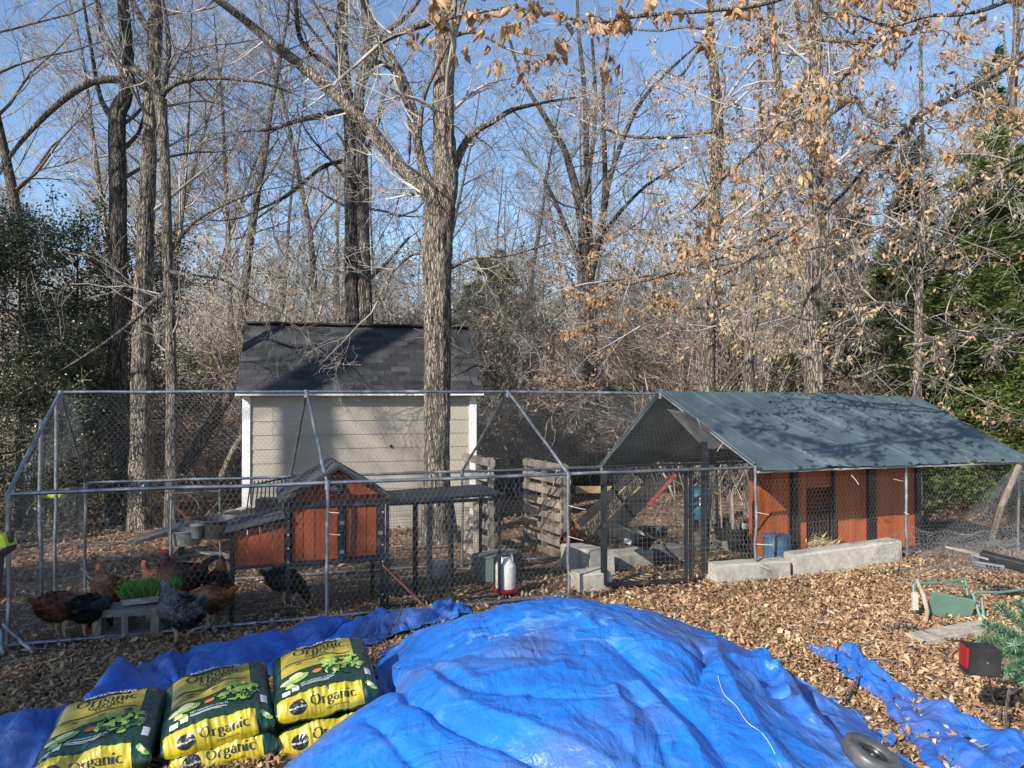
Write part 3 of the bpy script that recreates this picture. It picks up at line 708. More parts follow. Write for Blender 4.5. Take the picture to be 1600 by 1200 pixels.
def hero(label, D, trunk, limbs=(), bark=None, seed=1, twigs=1.0, name='tree', ground=True, tw=m_twig, flare=1.35, leafm=None, leafn=0, upper=14):
    rg = random.Random(seed)
    pr = px_path(trunk, D, .0, seed)
    if ground:
        b = pr[0][0]; z = gz(b.x, b.y)
        if b.z > z+.05: pr.insert(0, (Vector((b.x, b.y, z-.05)), pr[0][1]*1.08))
        pr[0] = (pr[0][0], pr[0][1]*flare)
    root = pr[0][0].copy()
    t = T(name, label, 'tree', root)
    mb = MB(); sm_ = limb_mesh(mb, pr, 40, .07, seed, 16, pr[1][1]*.14); sm_ = sm_[::3]
    mb.build('trunk', bark or m_bark, t, True)
    S = []; tips = []
    for j, L in enumerate(limbs):
        lp_ = px_path(L, D, .5*(D/12), seed*7+j)
        lm = MB(); ss = limb_mesh(lm, lp_, 9, .07, seed+j, 4)
        lm.build('limb', bark or m_bark, t, True)
        for k in range(2, len(ss)-1):
            p, r = ss[k]
            if rg.random() < .42*twigs:
                d = (ss[k+1][0]-p).normalized(); a = Vector((rg.gauss(0, 1), rg.gauss(0, .8), rg.gauss(.3, 1))); a = (d*.5+(a-d*a.dot(d)).normalized()).normalized()
                Lb = rg.uniform(.5, 1.6)*D/12
                grow(S, tuple(p), tuple(a), Lb, max(.004, min(.02, r*.4)), 2, rg, .2, .03, 4, .0022*D/10, tips)
        p, r = ss[-1]; d = (p-ss[-3][0]).normalized()
        grow(S, tuple(p), tuple(d), rg.uniform(1, 2)*D/12, max(.006, r*.8), 3, rg, .16, .03, 4, .0022*D/10, tips)
    # side twigs from the trunk and a crown above the frame
    for k in range(upper):
        i = rg.randrange(int(len(sm_)*.35), len(sm_)-1); p, r = sm_[i]
        th = rg.random()*2*pi; d = Vector((cos(th), sin(th), rg.uniform(.1, .9))).normalized()
        Lb = rg.uniform(1.0, 2.6)*D/12*(.6 if p.z < 4 else 1)
        grow(S, tuple(p+d*r*.6), tuple(d), Lb, min(.035, r*.25), 3, rg, .18, .04, 4, .0022*D/10, tips)
    if S: segobj('crown', S, tw, t)
    if leafm is not None and leafn and tips:
        leaves_on(t, tips, leafn, leafm, rg)
    return t
def leaves_on(t, tips, n, mat_, rg, lo=.05, hi=.09, spread=.16, name='leaves', droop=.7):
    rn = np.random.default_rng(rg.randrange(9999)); tp = np.array(tips)
    sub_ = rn.permutation(len(tp))[:max(4, int(len(tp)*.4))]; idx = sub_[rn.integers(0, len(sub_), n)]; O = tp[idx, :3]-tp[idx, 3:]*(rn.random((n, 1))*spread*2.0)+rn.normal(0, spread*.16, (n, 3))
    A = rn.normal(0, .55, (n, 3)); A[:, 2] -= droop*1.4; A /= np.linalg.norm(A, axis=1, keepdims=True)
    B = ortho(A, rn); L = lo+(hi-lo)*rn.random(n)
    V, Q = blades(O, A, B, L, L*(.17+.12*rn.random(n)), .5, True if n < 9000 else False)
    o = link(name, npmesh(name, inv_pts(V, t), Q), mat_, t); o['kind'] = 'stuff'; return o
hero('massive forked oak standing in front of the shed right corner', 11.6,
     [(684, 835, 60), (682, 760, 46), (682, 700, 43), (683, 600, 42), (684, 500, 43), (683, 400, 45), (686, 330, 50), (694, 280, 42), (693, 200, 35), (694, 100, 34), (700, 0, 31), (704, -120, 27), (700, -320, 18)],
     [[(680, 312, 30), (655, 288, 24), (620, 255, 21), (575, 200, 19), (540, 165, 18), (490, 118, 17), (430, 72, 15), (380, 30, 13), (320, -15, 11), (230, -80, 8)],
      [(680, 310, 20), (662, 265, 16), (652, 215, 14), (648, 180, 13), (636, 140, 12), (622, 105, 11), (600, 72, 10), (585, 40, 8), (560, -10, 6)],
      [(700, 285, 18), (722, 232, 13), (742, 206, 11), (770, 190, 9), (800, 172, 8), (850, 160, 5), (900, 152, 3)],
      [(655, 215, 8), (663, 150, 7), (690, 90, 6), (715, 30, 5), (730, -20, 4)],
      [(694, 25, 13), (655, 40, 11), (615, 55, 10), (592, 70, 8)],
      [(622, 105, 6), (600, 95, 7), (590, 60, 6), (560, 30, 5), (500, 10, 4)],
      [(705, 418, 7), (740, 403, 5), (800, 398, 4), (860, 380, 3)],
      [(672, 395, 6), (640, 400, 5), (610, 430, 4), (590, 470, 3)],
      [(700, 60, 9), (740, 50, 6), (790, 75, 4)]],
     m_bark, 3, .8, upper=10)
hero('dark left stem of the twin trees rising behind the shed', 15.5,
     [(551, 640, 24), (551, 500, 23), (549, 400, 22), (548, 300, 21), (546, 190, 20), (538, 120, 21), (533, 60, 20), (535, 0, 17), (530, -150, 12), (524, -320, 6)],
     [[(538, 130, 13), (520, 105, 10), (490, 85, 10), (470, 62, 9), (464, 30, 8), (460, -30, 6)],
      [(540, 172, 9), (500, 180, 8), (460, 190, 7), (425, 202, 5), (380, 205, 3)],
      [(545, 250, 8), (510, 258, 7), (480, 280, 6), (440, 310, 5), (400, 330, 4)]], m_bark2, 5, .7, upper=8, tw=m_twigd)
hero('pale right stem of the twin trees rising behind the shed', 15.5,
     [(572, 640, 24), (572, 500, 23), (568, 400, 21), (567, 300, 20), (563, 200, 18), (562, 140, 17), (575, 90, 16), (572, 30, 14), (566, -80, 10), (560, -300, 5)],
     [[(566, 130, 12), (585, 90, 10), (600, 55, 9), (640, 20, 7), (680, -40, 5)],
      [(570, 95, 10), (610, 105, 9), (628, 145, 8), (640, 190, 6), (640, 240, 4)],
      [(572, 440, 7), (600, 415, 5), (640, 370, 4)],
      [(575, 235, 9), (590, 190, 8), (598, 150, 7), (610, 130, 5)]], m_bark3, 6, .6, upper=8)
hero('thick dark trunk wrapped in holly, outermost of the left trunks', 13,
     [(186, 780, 33), (184, 600, 29), (184, 450, 28), (185, 300, 26), (183, 190, 26), (196, 150, 20), (199, 90, 19), (192, 0, 16), (188, -120, 12), (180, -300, 6)],
     [[(180, 190, 14), (160, 160, 8), (150, 120, 6), (140, 60, 5), (130, 0, 4)],
      [(190, 235, 8), (215, 210, 6), (225, 180, 4)]], m_bark2, 8, .7, upper=8, tw=m_twigd)
hero('tallest pale trunk with furrowed bark at left, beside a thinner one', 12.6,
     [(220, 790, 38), (220, 600, 31), (224, 450, 27), (228, 350, 25), (233, 250, 23), (238, 150, 22), (242, 60, 22), (244, 0, 20), (246, -150, 15), (240, -320, 7)],
     [[(240, 60, 12), (222, 30, 9), (206, 0, 8), (195, -40, 6)]], m_bark, 9, .6, upper=8)
hero('slender trunk with a mid-height fork left of the shed', 11.8,
     [(268, 778, 21), (268, 650, 17), (266, 500, 16), (262, 400, 15), (260, 300, 14), (256, 220, 15), (250, 155, 20)],
     [[(252, 160, 18), (235, 138, 14), (200, 126, 13), (152, 126, 12), (110, 148, 10), (60, 192, 8), (15, 245, 6), (-30, 320, 4)],
      [(250, 150, 12), (232, 125, 10), (212, 110, 10), (190, 106, 9), (168, 80, 9), (158, 40, 8), (150, -20, 7)],
      [(254, 150, 10), (263, 90, 8), (262, 50, 8), (254, 0, 6), (250, -50, 5)],
      [(254, 145, 11), (275, 130, 9), (310, 123, 8), (350, 122, 6), (410, 130, 4), (470, 150, 3)],
      [(262, 400, 7), (300, 350, 5), (350, 320, 4), (400, 300, 3)],
      [(264, 455, 8), (240, 470, 7), (210, 500, 6), (150, 545, 4), (60, 600, 3)],
      [(266, 425, 8), (300, 430, 5), (350, 438, 4), (400, 470, 3)]], m_bark3, 10, .75, upper=5)
hero('straight grey trunk right of center with pale lower bark', 13,
     [(1106, 700, 26), (1106, 600, 23), (1108, 500, 22), (1113, 400, 19), (1117, 300, 18), (1121, 210, 20), (1116, 120, 16), (1110, 50, 13), (1108, -60, 10), (1106, -250, 5)],
     [[(1116, 204, 7), (1080, 212, 6), (1030, 215, 6), (985, 213, 5), (940, 200, 4)],
      [(1108, 45, 7), (1070, 42, 5), (1030, 48, 4), (980, 45, 3)],
      [(1104, 50, 6), (1080, 95, 5), (1060, 120, 4), (1030, 110, 3), (1000, 150, 3)],
      [(1110, 445, 6), (1070, 425, 5), (1020, 430, 4), (940, 440, 3)],
      [(1106, 480, 6), (1060, 485, 4), (1000, 510, 3)]], m_bark3, 12, .7, upper=8, leafm=m_beech, leafn=1500)
hero('leafy beech trunk rising behind the grey tarp roof', 10.8,
     [(1273, 690, 32), (1272, 600, 30), (1270, 500, 27), (1272, 400, 25), (1275, 300, 24), (1277, 200, 22), (1275, 100, 22), (1274, 0, 19), (1278, -150, 14), (1280, -320, 7)],
     [[(1268, 200, 16), (1245, 170, 14), (1222, 150, 13), (1213, 100, 12), (1206, 40, 11), (1200, -60, 9)],
      [(1284, 60, 11), (1305, 62, 10), (1345, 66, 9), (1400, 58, 6), (1440, 50, 4)],
      [(1286, 185, 11), (1315, 165, 9), (1335, 152, 8), (1360, 182, 6), (1412, 195, 5)],
      [(1262, 80, 8), (1250, 40, 7), (1243, 0, 6)],
      [(1270, 470, 8), (1230, 430, 6), (1190, 400, 4), (1150, 390, 3)],
      [(1276, 380, 8), (1330, 340, 6), (1390, 330, 4), (1450, 300, 3)],
      [(1270, 560, 7), (1330, 590, 5), (1400, 570, 4), (1480, 600, 3)]], m_bark, 14, .9, upper=16, leafm=m_beech, leafn=3200)
hero('pale slim beech forking low just left of the leafy beech', 12.5,
     [(1172, 690, 17), (1171, 580, 15), (1172, 530, 14), (1183, 480, 11), (1189, 400, 9), (1190, 300, 8), (1188, 150, 6), (1186, 0, 5)],
     [[(1172, 535, 9), (1160, 500, 8), (1148, 480, 6), (1130, 450, 4)],
      [(1186, 440, 6), (1160, 400, 4), (1130, 370, 3)],
      [(1189, 350, 6), (1220, 300, 5), (1250, 260, 3)]], m_bark3, 15, .9, upper=10, leafm=m_beechp, leafn=2600)
hero('thin beech trunk among the evergreens at far right', 13.5,
     [(1432, 700, 14), (1433, 600, 13), (1436, 480, 12), (1439, 380, 11), (1441, 300, 9), (1440, 200, 7), (1438, 60, 5)],
     [[(1436, 400, 7), (1460, 360, 6), (1500, 320, 4), (1540, 290, 3)],
      [(1440, 355, 7), (1470, 330, 5), (1510, 300, 4), (1545, 270, 3)],
      [(1437, 440, 6), (1480, 400, 5), (1530, 380, 3)],
      [(1434, 520, 5), (1490, 540, 4), (1560, 545, 3)]], m_bark3, 16, .9, upper=8, leafm=m_beechp, leafn=1300)
hero('many-stemmed bare tree fanning upward in the middle of the woods', 19,
     [(925, 700, 24), (924, 600, 22), (920, 450, 20), (912, 380, 16), (905, 320, 14), (893, 270, 12), (880, 230, 10), (850, 180, 8), (815, 120, 6), (790, 40, 4)],
     [[(920, 420, 12), (920, 330, 10), (916, 230, 9), (914, 150, 8), (905, 60, 6), (900, -40, 4)],
      [(922, 440, 12), (938, 360, 10), (948, 300, 9), (965, 240, 8), (995, 170, 7), (1035, 120, 5), (1090, 70, 3)],
      [(922, 430, 10), (942, 330, 9), (945, 250, 8), (942, 150, 6), (950, 60, 4)],
      [(922, 450, 10), (890, 370, 8), (870, 320, 6), (850, 280, 5)],
      [(905, 330, 8), (925, 240, 7), (930, 150, 6), (925, 60, 4)],
      [(940, 370, 8), (970, 330, 6), (1010, 290, 5), (1060, 260, 3)]], m_bark2, 17, 1.2, upper=10)
# near overhanging beech boughs from the tree at upper right, outside the frame
def bough(label, D0, pts, seed, nleaf, lo, hi, dens=1.0, lv=2, mat_=m_beech):
    rg = random.Random(seed); pr = [(Vector(P(x, y, D0+dd)), w/2*D0/F) for x, y, w, dd in pts]
    t = T('beech_bough', label, 'branch', pr[0][0], group='beech boughs overhanging from the upper right')
    mb = MB(); ss = limb_mesh(mb, pr, 8, .06, seed, 5); mb.build('branch', m_bark3, t, True)
    S = []; tips = []
    for k in range(1, len(ss)-1):
        p, r = ss[k]
        for _ in range(2):
            if rg.random() < .55*dens:
                d = (ss[k+1][0]-p).normalized(); a = Vector((rg.gauss(0, 1), rg.gauss(0, 1), rg.gauss(-.1, .6))); a = (d*.6+(a-d*a.dot(d)).normalized()).normalized()
                grow(S, tuple(p), tuple(a), rg.uniform(.18, .5)*D0/5, max(.0025, min(.008, r*.4)), lv, rg, .22, .0, 3, .0014*D0/5, tips, .6, .7)
        tips.append((*p, *(ss[k+1][0]-p).normalized()))
    segobj('twigs', S, m_twig, t, .006, 5)['kind'] = 'stuff'
    leaves_on(t, tips, nleaf, mat_, rg, lo, hi, .09, droop=.8)
bough('leafy bough hanging along the top edge over the middle', 4.8, [(1290, -30, 9, .6), (1200, 5, 7, .4), (1110, 17, 6, .2), (1000, 25, 6, 0), (930, 35, 5, -.1), (860, 22, 4, -.1), (800, 12, 4, 0), (740, 22, 3, .1), (690, 35, 3, .1), (655, 70, 2, .2)], 31, 420, .055, .095, .8, 1)
bough('long straight leafy bough slanting down from the top right corner', 5.6, [(1480, -60, 9, .3), (1425, 5, 8, .2), (1370, 65, 8, .1), (1310, 128, 7, 0), (1235, 185, 6, 0), (1150, 260, 5, .1), (1080, 330, 3, .2)], 32, 420, .045, .09)
bough('heaviest leafy bough entering at the right edge near the top', 6.2, [(1640, 60, 17, .5), (1560, 110, 14, .2), (1500, 145, 12, 0), (1440, 178, 10, -.1), (1412, 205, 8, -.1), (1350, 265, 6, 0), (1310, 310, 5, .1), (1230, 370, 4, .2), (1130, 430, 3, .3)], 33, 620, .045, .08)
bough('low leafy bough reaching left across the evergreen trees', 7.5, [(1680, 250, 12, .5), (1600, 245, 9, .2), (1500, 300, 7, 0), (1400, 345, 6, 0), (1300, 380, 5, .1), (1200, 400, 4, .2), (1100, 420, 3, .3)], 34, 600, .045, .075, 1.0, 2, m_beechp)
bough('lowest leafy bough drooping above the grey tarp roof', 8.5, [(1690, 500, 10, .4), (1600, 520, 8, .2), (1500, 520, 6, 0), (1400, 475, 5, 0), (1330, 480, 4, .1), (1260, 500, 3, .2), (1180, 460, 3, .3)], 35, 600, .045, .075, 1.0, 2, m_beechp)
bough('leafy bough of small tan leaves over the tarp ridge', 9.5, [(1290, 330, 9, .4), (1180, 380, 7, .2), (1100, 410, 6, 0), (1000, 440, 5, 0), (930, 450, 4, .1), (860, 500, 3, .2)], 36, 1100, .05, .08, 1.0, 2, m_beech)
bough('leafy bough filling the top right corner', 5.2, [(1700, -60, 9, .3), (1600, -10, 8, .2), (1520, 20, 7, 0), (1450, 25, 6, 0), (1390, 40, 5, .1), (1330, 20, 3, .2)], 37, 520, .045, .08)
# generic background trees, shared meshes
def variant(seed, H, r, nl, first=.3, kids=4, lvl=3, up=.05, lean=.05, rmin=.006, spread=1.0):
    rg = random.Random(seed); Tr = []; S = []
    n = 9; p = [0, 0, -.2]; d = [rg.gauss(0, lean), rg.gauss(0, lean), 1]
    pts = []
    for i in range(n+1):
        pts.append((Vector(p), r*(1-.85*i/n)))
        d[0] += rg.gauss(0, .05); d[1] += rg.gauss(0, .05); q = 1/sqrt(sum(a*a for a in d)); p = [p[k]+d[k]*q*H/n for k in range(3)]
    mb = MB(); ss = limb_mesh(mb, pts, 8, .08, seed, 2)
    for k in range(nl):
        i = int(len(ss)*(first+(1-first)*rg.random()))-1; i = max(1, min(len(ss)-2, i)); p_, r_ = ss[i]
        th = rg.random()*2*pi; e = Vector((cos(th), sin(th), rg.uniform(.35, 1.3))).normalized()
        grow(S, tuple(p_), tuple(e), H*rg.uniform(.12, .27)*spread, r_*.5, lvl, rg, .14, up, kids, rmin)
    V1 = mb.v; me1 = bpy.data.meshes.new('trunk'); me1.from_pydata([tuple(v) for v in V1], [], mb.f); me1.polygons.foreach_set('use_smooth', [True]*len(me1.polygons))
    S = np.array(S); 
    V, Q = segmesh(S, 3); me2 = npmesh('crown', V, Q, True); return me1, me2
VAR = [variant(101, 13, .13, 21, rmin=.0045), variant(102, 15, .15, 21, .4, rmin=.0045), variant(103, 11, .09, 20, .3, rmin=.004), variant(104, 16, .17, 21, .45, rmin=.0045), variant(105, 9, .06, 18, .2, rmin=.004), variant(106, 14, .11, 21, .25, up=.09, rmin=.0045)]
for a, b in VAR: a.materials.append(m_bark2); b.materials.append(m_twigd)
VAR2 = [(a.copy(), b.copy()) for a, b in VAR]
for a, b in VAR2:
    a.materials.clear(); b.materials.clear(); a.materials.append(m_bark3); b.materials.append(m_twig)
rg = random.Random(77); placed = []
MARKS = [(-900, 'left of the picture edge'), (60, 'over the holly bushes at far left'), (185, 'between the left trunks'), (330, 'in the gap left of the shed'), (450, 'above the left half of the shed roof'), (560, 'behind the twin trees'), (640, 'between the twin trees and the forked oak'), (760, 'just right of the forked oak'), (860, 'over the slatted pallets'), (960, 'near the many-stemmed tree'), (1060, 'left of the straight grey trunk'), (1160, 'behind the slim pale beech'), (1280, 'behind the leafy beech'), (1400, 'among the cedars'), (1530, 'over the right end of the tarp roof')]
USED = {}
def where(x, y): px = 800+x/y*F; return min(MARKS[1:], key=lambda m: abs(m[0]-px))[1]
def treelabel(x, y, s, vi, pale):
    size = ('slender', 'stout', 'thin', 'tall', 'small', 'bushy')[vi]; dist = 'near' if y < 27 else ('mid-distance' if y < 44 else 'far')
    return '%s %s bare tree with %s bark %s' % (dist, size, 'pale' if pale else 'dark', where(x, y))
def put_tree(x, y, s, vi, pale, label, group):
    label = treelabel(x, y, s, vi, pale)
    a, b = (VAR2 if pale else VAR)[vi]
    t = T('bare_tree', label, 'tree', (x, y, gz(x, y)), rg.random()*2*pi, group); t.scale = (s, s, s*rg.uniform(.9, 1.15))
    for nm, me in (('trunk', a), ('crown', b)):
        o = bpy.data.objects.new(nm, me); COL.objects.link(o); o.parent = t
k = 0
while k < 92:
    D = rg.uniform(18.5, 27) if k < 20 else (rg.uniform(27, 44) if k < 50 else rg.uniform(44, 75))
    x = rg.uniform(-.75, .75)*D
    if D < 27 and 690 < 800+x/D*F < 1260: continue
    if any((x-a)**2+(D-b)**2 < (1.1+D*.02)**2 for a, b in placed): continue
    placed.append((x, D)); pale = rg.random() < .5
    put_tree(x, D, rg.uniform(.75, 1.25), rg.randrange(6), pale, None, 'bare trees of the woods behind the yard')
    k += 1
# shrubs: multi-stem brush
def brush(seed, n, H, lvl=2, kids=4, leaves=0, rmin=.004, zf=1):
    rg = random.Random(seed); S = []; tips = []
    for _ in range(n):
        th = rg.random()*2*pi; e = Vector((cos(th)*.5, sin(th)*.5, rg.uniform(.6, 1.4))).normalized()
        grow(S, (rg.gauss(0, .35), rg.gauss(0, .35), -.05), tuple(e), H*rg.uniform(.6, 1.1), rg.uniform(.008, .022), lvl, rg, .2, .02, kids, rmin, tips, .5)
    V, Q = segmesh(np.array(S), 3); return npmesh('stems', V, Q, True), tips
BR = [brush(201, 26, 3.2, 3, 4), brush(202, 30, 2.6, 3, 4), brush(203, 22, 4.2, 3, 4), brush(204, 30, 1.8, 2, 4)]
BM = []
for i, (me, tips) in enumerate(BR):
    me.materials.append(m_brush)
    rn = np.random.default_rng(i); tp = np.array(tips); n = 2600; idx = rn.integers(0, len(tp), n); O = tp[idx, :3]+rn.normal(0, .08, (n, 3))
    A = rdirs(n, rn); B = ortho(A, rn); L = .04+.05*rn.random(n); V, Q = blades(O, A, B, L, L*.3, .2); lm = npmesh('dry_leaves', V, Q)
    lm.materials.append(m_litterd if i % 2 else m_beech); BM.append(lm)
k = 0; placed = []
while k < 130:
    D = rg.uniform(16.5, 24) if k < 60 else rg.uniform(24, 42)
    x = rg.uniform(-.78, .78)*D
    if x < 1.2 and x > -6 and D < 17: continue
    if any((x-a)**2+(D-b)**2 < .9 for a, b in placed): continue
    placed.append((x, D)); vi = rg.randrange(4); s = rg.uniform(.8, 1.4)
    t = T('brush_thicket', '%s %s thicket %s' % (('dense', 'low tangled', 'tall arching', 'short')[vi], 'wood edge' if D < 20 else ('inner' if D < 24 else 'far'), where(x, D)), 'shrub', (x, D, gz(x, D)), rg.random()*6.28, 'leafless thickets under the trees'); t.scale = (s, s, s)
    o = bpy.data.objects.new('stems', BR[vi][0]); COL.objects.link(o); o.parent = t
    if rg.random() < .4: o = bpy.data.objects.new('dry_leaves', BM[vi]); COL.objects.link(o); o.parent = t; o['kind'] = 'stuff'
    k += 1
# far wood as one mass
S = []
rg = random.Random(5)
for k in range(1100):
    D = rg.uniform(46, 120); x = rg.uniform(-.85, .85)*D; H = rg.uniform(6, 13); z = gz(x, D); r = .12*rg.uniform(.5, 1.3)
    lx, ly = rg.gauss(0, .5), rg.gauss(0, .5); S.append((x, D, z-.5, x+lx, D+ly, z+H, r, r*.3))
    for j in range(34):
        h = rg.uniform(.06, 1); th = rg.random()*6.28; q = (x+lx*h, D+ly*h, z+H*h); L = rg.uniform(1, 3)
        e = (q[0]+cos(th)*L, q[1]+sin(th)*L, q[2]+rg.uniform(.2, 1.8)); S.append((*q, *e, .03, .018))
        for _ in range(2):
            f = rg.uniform(.3, .9); w = tuple(q[i]+(e[i]-q[i])*f for i in range(3)); S.append((*w, w[0]+rg.gauss(0, .8), w[1]+rg.gauss(0, .8), w[2]+rg.uniform(0, 1.2), .02, .012))
V, Q = segmesh(S, 3); tag(link('far_woods', npmesh('far_woods', V, Q, True), m_brush), 'grey brown mass of far leafless woodland', 'woods', kind='stuff')
# ---------------------------------------------------------------- evergreens
def conifer_mesh(seed, H, R, n, lo=.1, hi=.2, pw=.75, wid=.16, z0=.04, droop=.25):
    rn = np.random.default_rng(seed); nb = int(H*26); Os = []; As = []
    per = n//nb
    for k in range(nb):
        h = z0+(1-z0)*rn.random()**1.15; th = rn.random()*2*pi; L = R*((1-h)**pw)*rn.uniform(.65, 1.15)+.12
        up = rn.uniform(-.1, .45); t = rn.random((per, 1))**.6
        sag = -droop*L*t**2
        c = np.array([cos(th), sin(th), up]); base = np.array([0, 0, H*h])
        side = np.array([-sin(th), cos(th), 0])
        o = base+c*L*t+side*rn.normal(0, 1, (per, 1))*L*.17*(.3+t*(1-t)*2); o[:, 2:3] += sag+rn.normal(0, .05, (per, 1))
        a = c*1.0+side*rn.normal(0, .8, (per, 1))+rn.normal(0, .35, (per, 3)); a[:, 2] -= .1
        Os.append(o); As.append(a/np.linalg.norm(a, axis=1, keepdims=True))
    O = np.concatenate(Os); A = np.concatenate(As); B = ortho(A, rn); L = lo+(hi-lo)*rn.random(len(O))
    V, Q = blades(O, A, B, L, L*wid, .1); return npmesh('foliage', V, Q)
CM = [conifer_mesh(1, 6.6, 2.1, 52000, .05, .13), conifer_mesh(2, 5.2, 1.7, 40000, .05, .13), conifer_mesh(3, 7, 1.5, 22000, .12, .24, 1.0, .1)]
CM[0].materials.append(m_cedar); CM[1].materials.append(m_cedar); CM[2].materials.append(m_pine)
def conifer(x, y, s, vi, label, H, sxy=1.0, cat='tree'):
    t = T('evergreen_tree', label, cat, (x, y, gz(x, y)), random.random()*6); t.scale = (s*sxy, s*sxy, s)
    MB().tube([Vector((x, y, gz(x, y)-.1)), Vector((x, y, gz(x, y)+H*.9))], [.12, .02], 8).build('trunk', m_bark2, t, True)
    o = bpy.data.objects.new('foliage', CM[vi]); COL.objects.link(o); o.parent = t
def XY(px, D): return (px-800)/F*D, D
for px, D, s, vi, lab, sxy in ((1545, 14.2, 1.08, 0, 'broadest green cedar at the right edge above the tarp roof', 1.0), (1640, 15.0, 1.25, 0, 'tall cedar cut off by the right edge', 1.1), (1478, 16, .88, 1, 'olive green cedar left of the broadest cedar', 1.0),
                           (1385, 17.5, .85, 0, 'medium cedar behind the thin beech trunk', .9), (1305, 18.5, .85, 1, 'dark cedar directly behind the leafy beech trunk', 1.0), (1225, 17, .62, 1, 'short cedar between the two pale beeches', 1.1),
                           (1150, 18, .55, 0, 'low dark cedar just right of the straight grey trunk', 1.0), (1430, 21, 1.3, 2, 'spiky conifer peeking above the cedars', 1.0), (1552, 27, 2.0, 2, 'tallest dark spruce with pointed top at far right', .8),
                           (1330, 24, 1.3, 2, 'narrow dark conifer behind the tan leaves', .9), (772, 44, 1.9, 1, 'distant green pine top right of the forked oak', 1.5), (812, 25, .6, 1, 'low shadowy cedar behind the wooden pallets', 1.2)):
    x, y = XY(px, D); H = (6.6, 5.2, 7)[vi]
    conifer(x, y, s, vi, lab, 1.0*H*s if False else H*.8, sxy)
# holly trees at left
def holly_mesh(seed, H, R, n, lo=.035, hi=.065):
    rg_ = random.Random(seed); rn = np.random.default_rng(seed); S = []; tips = []
    for k in range(26):
        h = rg_.uniform(.1, .95)*H; th = rg_.random()*6.28; e = Vector((cos(th), sin(th), rg_.uniform(-.1, .7))).normalized()
        grow(S, (0, 0, h), tuple(e), R*rg_.uniform(.6, 1.1)*(1.15-h/H*.6), .02, 2, rg_, .2, .02, 6, .004, tips, .5)
    S.append((0, 0, -.1, 0, 0, H, .07, .01))
    tp = np.array(tips); idx = rn.integers(0, len(tp), n); O = tp[idx, :3]-tp[idx, 3:]*rn.random((n, 1))*.35+rn.normal(0, .09, (n, 3))
    A = rdirs(n, rn, .7); B = ortho(A, rn); L = lo+(hi-lo)*rn.random(n); V, Q = blades(O, A, B, L, L*.34, .2)
    Vs, Qs = segmesh(np.array(S), 4); return npmesh('branches', Vs, Qs, True), npmesh('foliage', V, Q)
HM = [holly_mesh(1, 5.0, 2.2, 15500), holly_mesh(2, 3.4, 1.6, 13000)]
for a, b in HM: a.materials.append(m_twigd); b.materials.append(m_holly)
def holly(x, y, s, vi, label, sxy=1.0):
    t = T('holly_tree', label, 'tree', (x, y, gz(x, y)), random.random()*6); t.scale = (s*sxy, s*sxy, s)
    for nm, me in zip(('branches', 'foliage'), HM[vi]): o = bpy.data.objects.new(nm, me); COL.objects.link(o); o.parent = t
for px, D, s, vi, lab in ((120, 13.8, 1.05, 0, 'tall glossy dark holly around the left trunks'), (30, 13.0, .95, 0, 'dark holly at the left edge of the woods'), (-60, 12.5, 1.0, 0, 'holly cut off by the left edge'), (205, 14.6, .95, 0, 'holly leafing out behind the furrowed trunk'),
                      (80, 12.6, .9, 1, 'low holly bush in front of the tall holly'), (165, 13.4, .8, 1, 'low holly bush at the foot of the dark trunk'), (-10, 12.2, .75, 1, 'lowest holly bush at the left edge'), (330, 20, 1.0, 1, 'sparse holly left of the shed, deep in the brush'), (650, 21, 1.1, 1, 'holly clump behind the shed roof'), (760, 19, .9, 1, 'holly clump seen between the shed and the pallets'), (860, 18.5, .75, 1, 'dark holly bush behind the slatted pallet'), (960, 19, .8, 1, 'dark holly bush behind the gable of the run')):
    x, y = XY(px, D); holly(x, y, s, vi, lab)
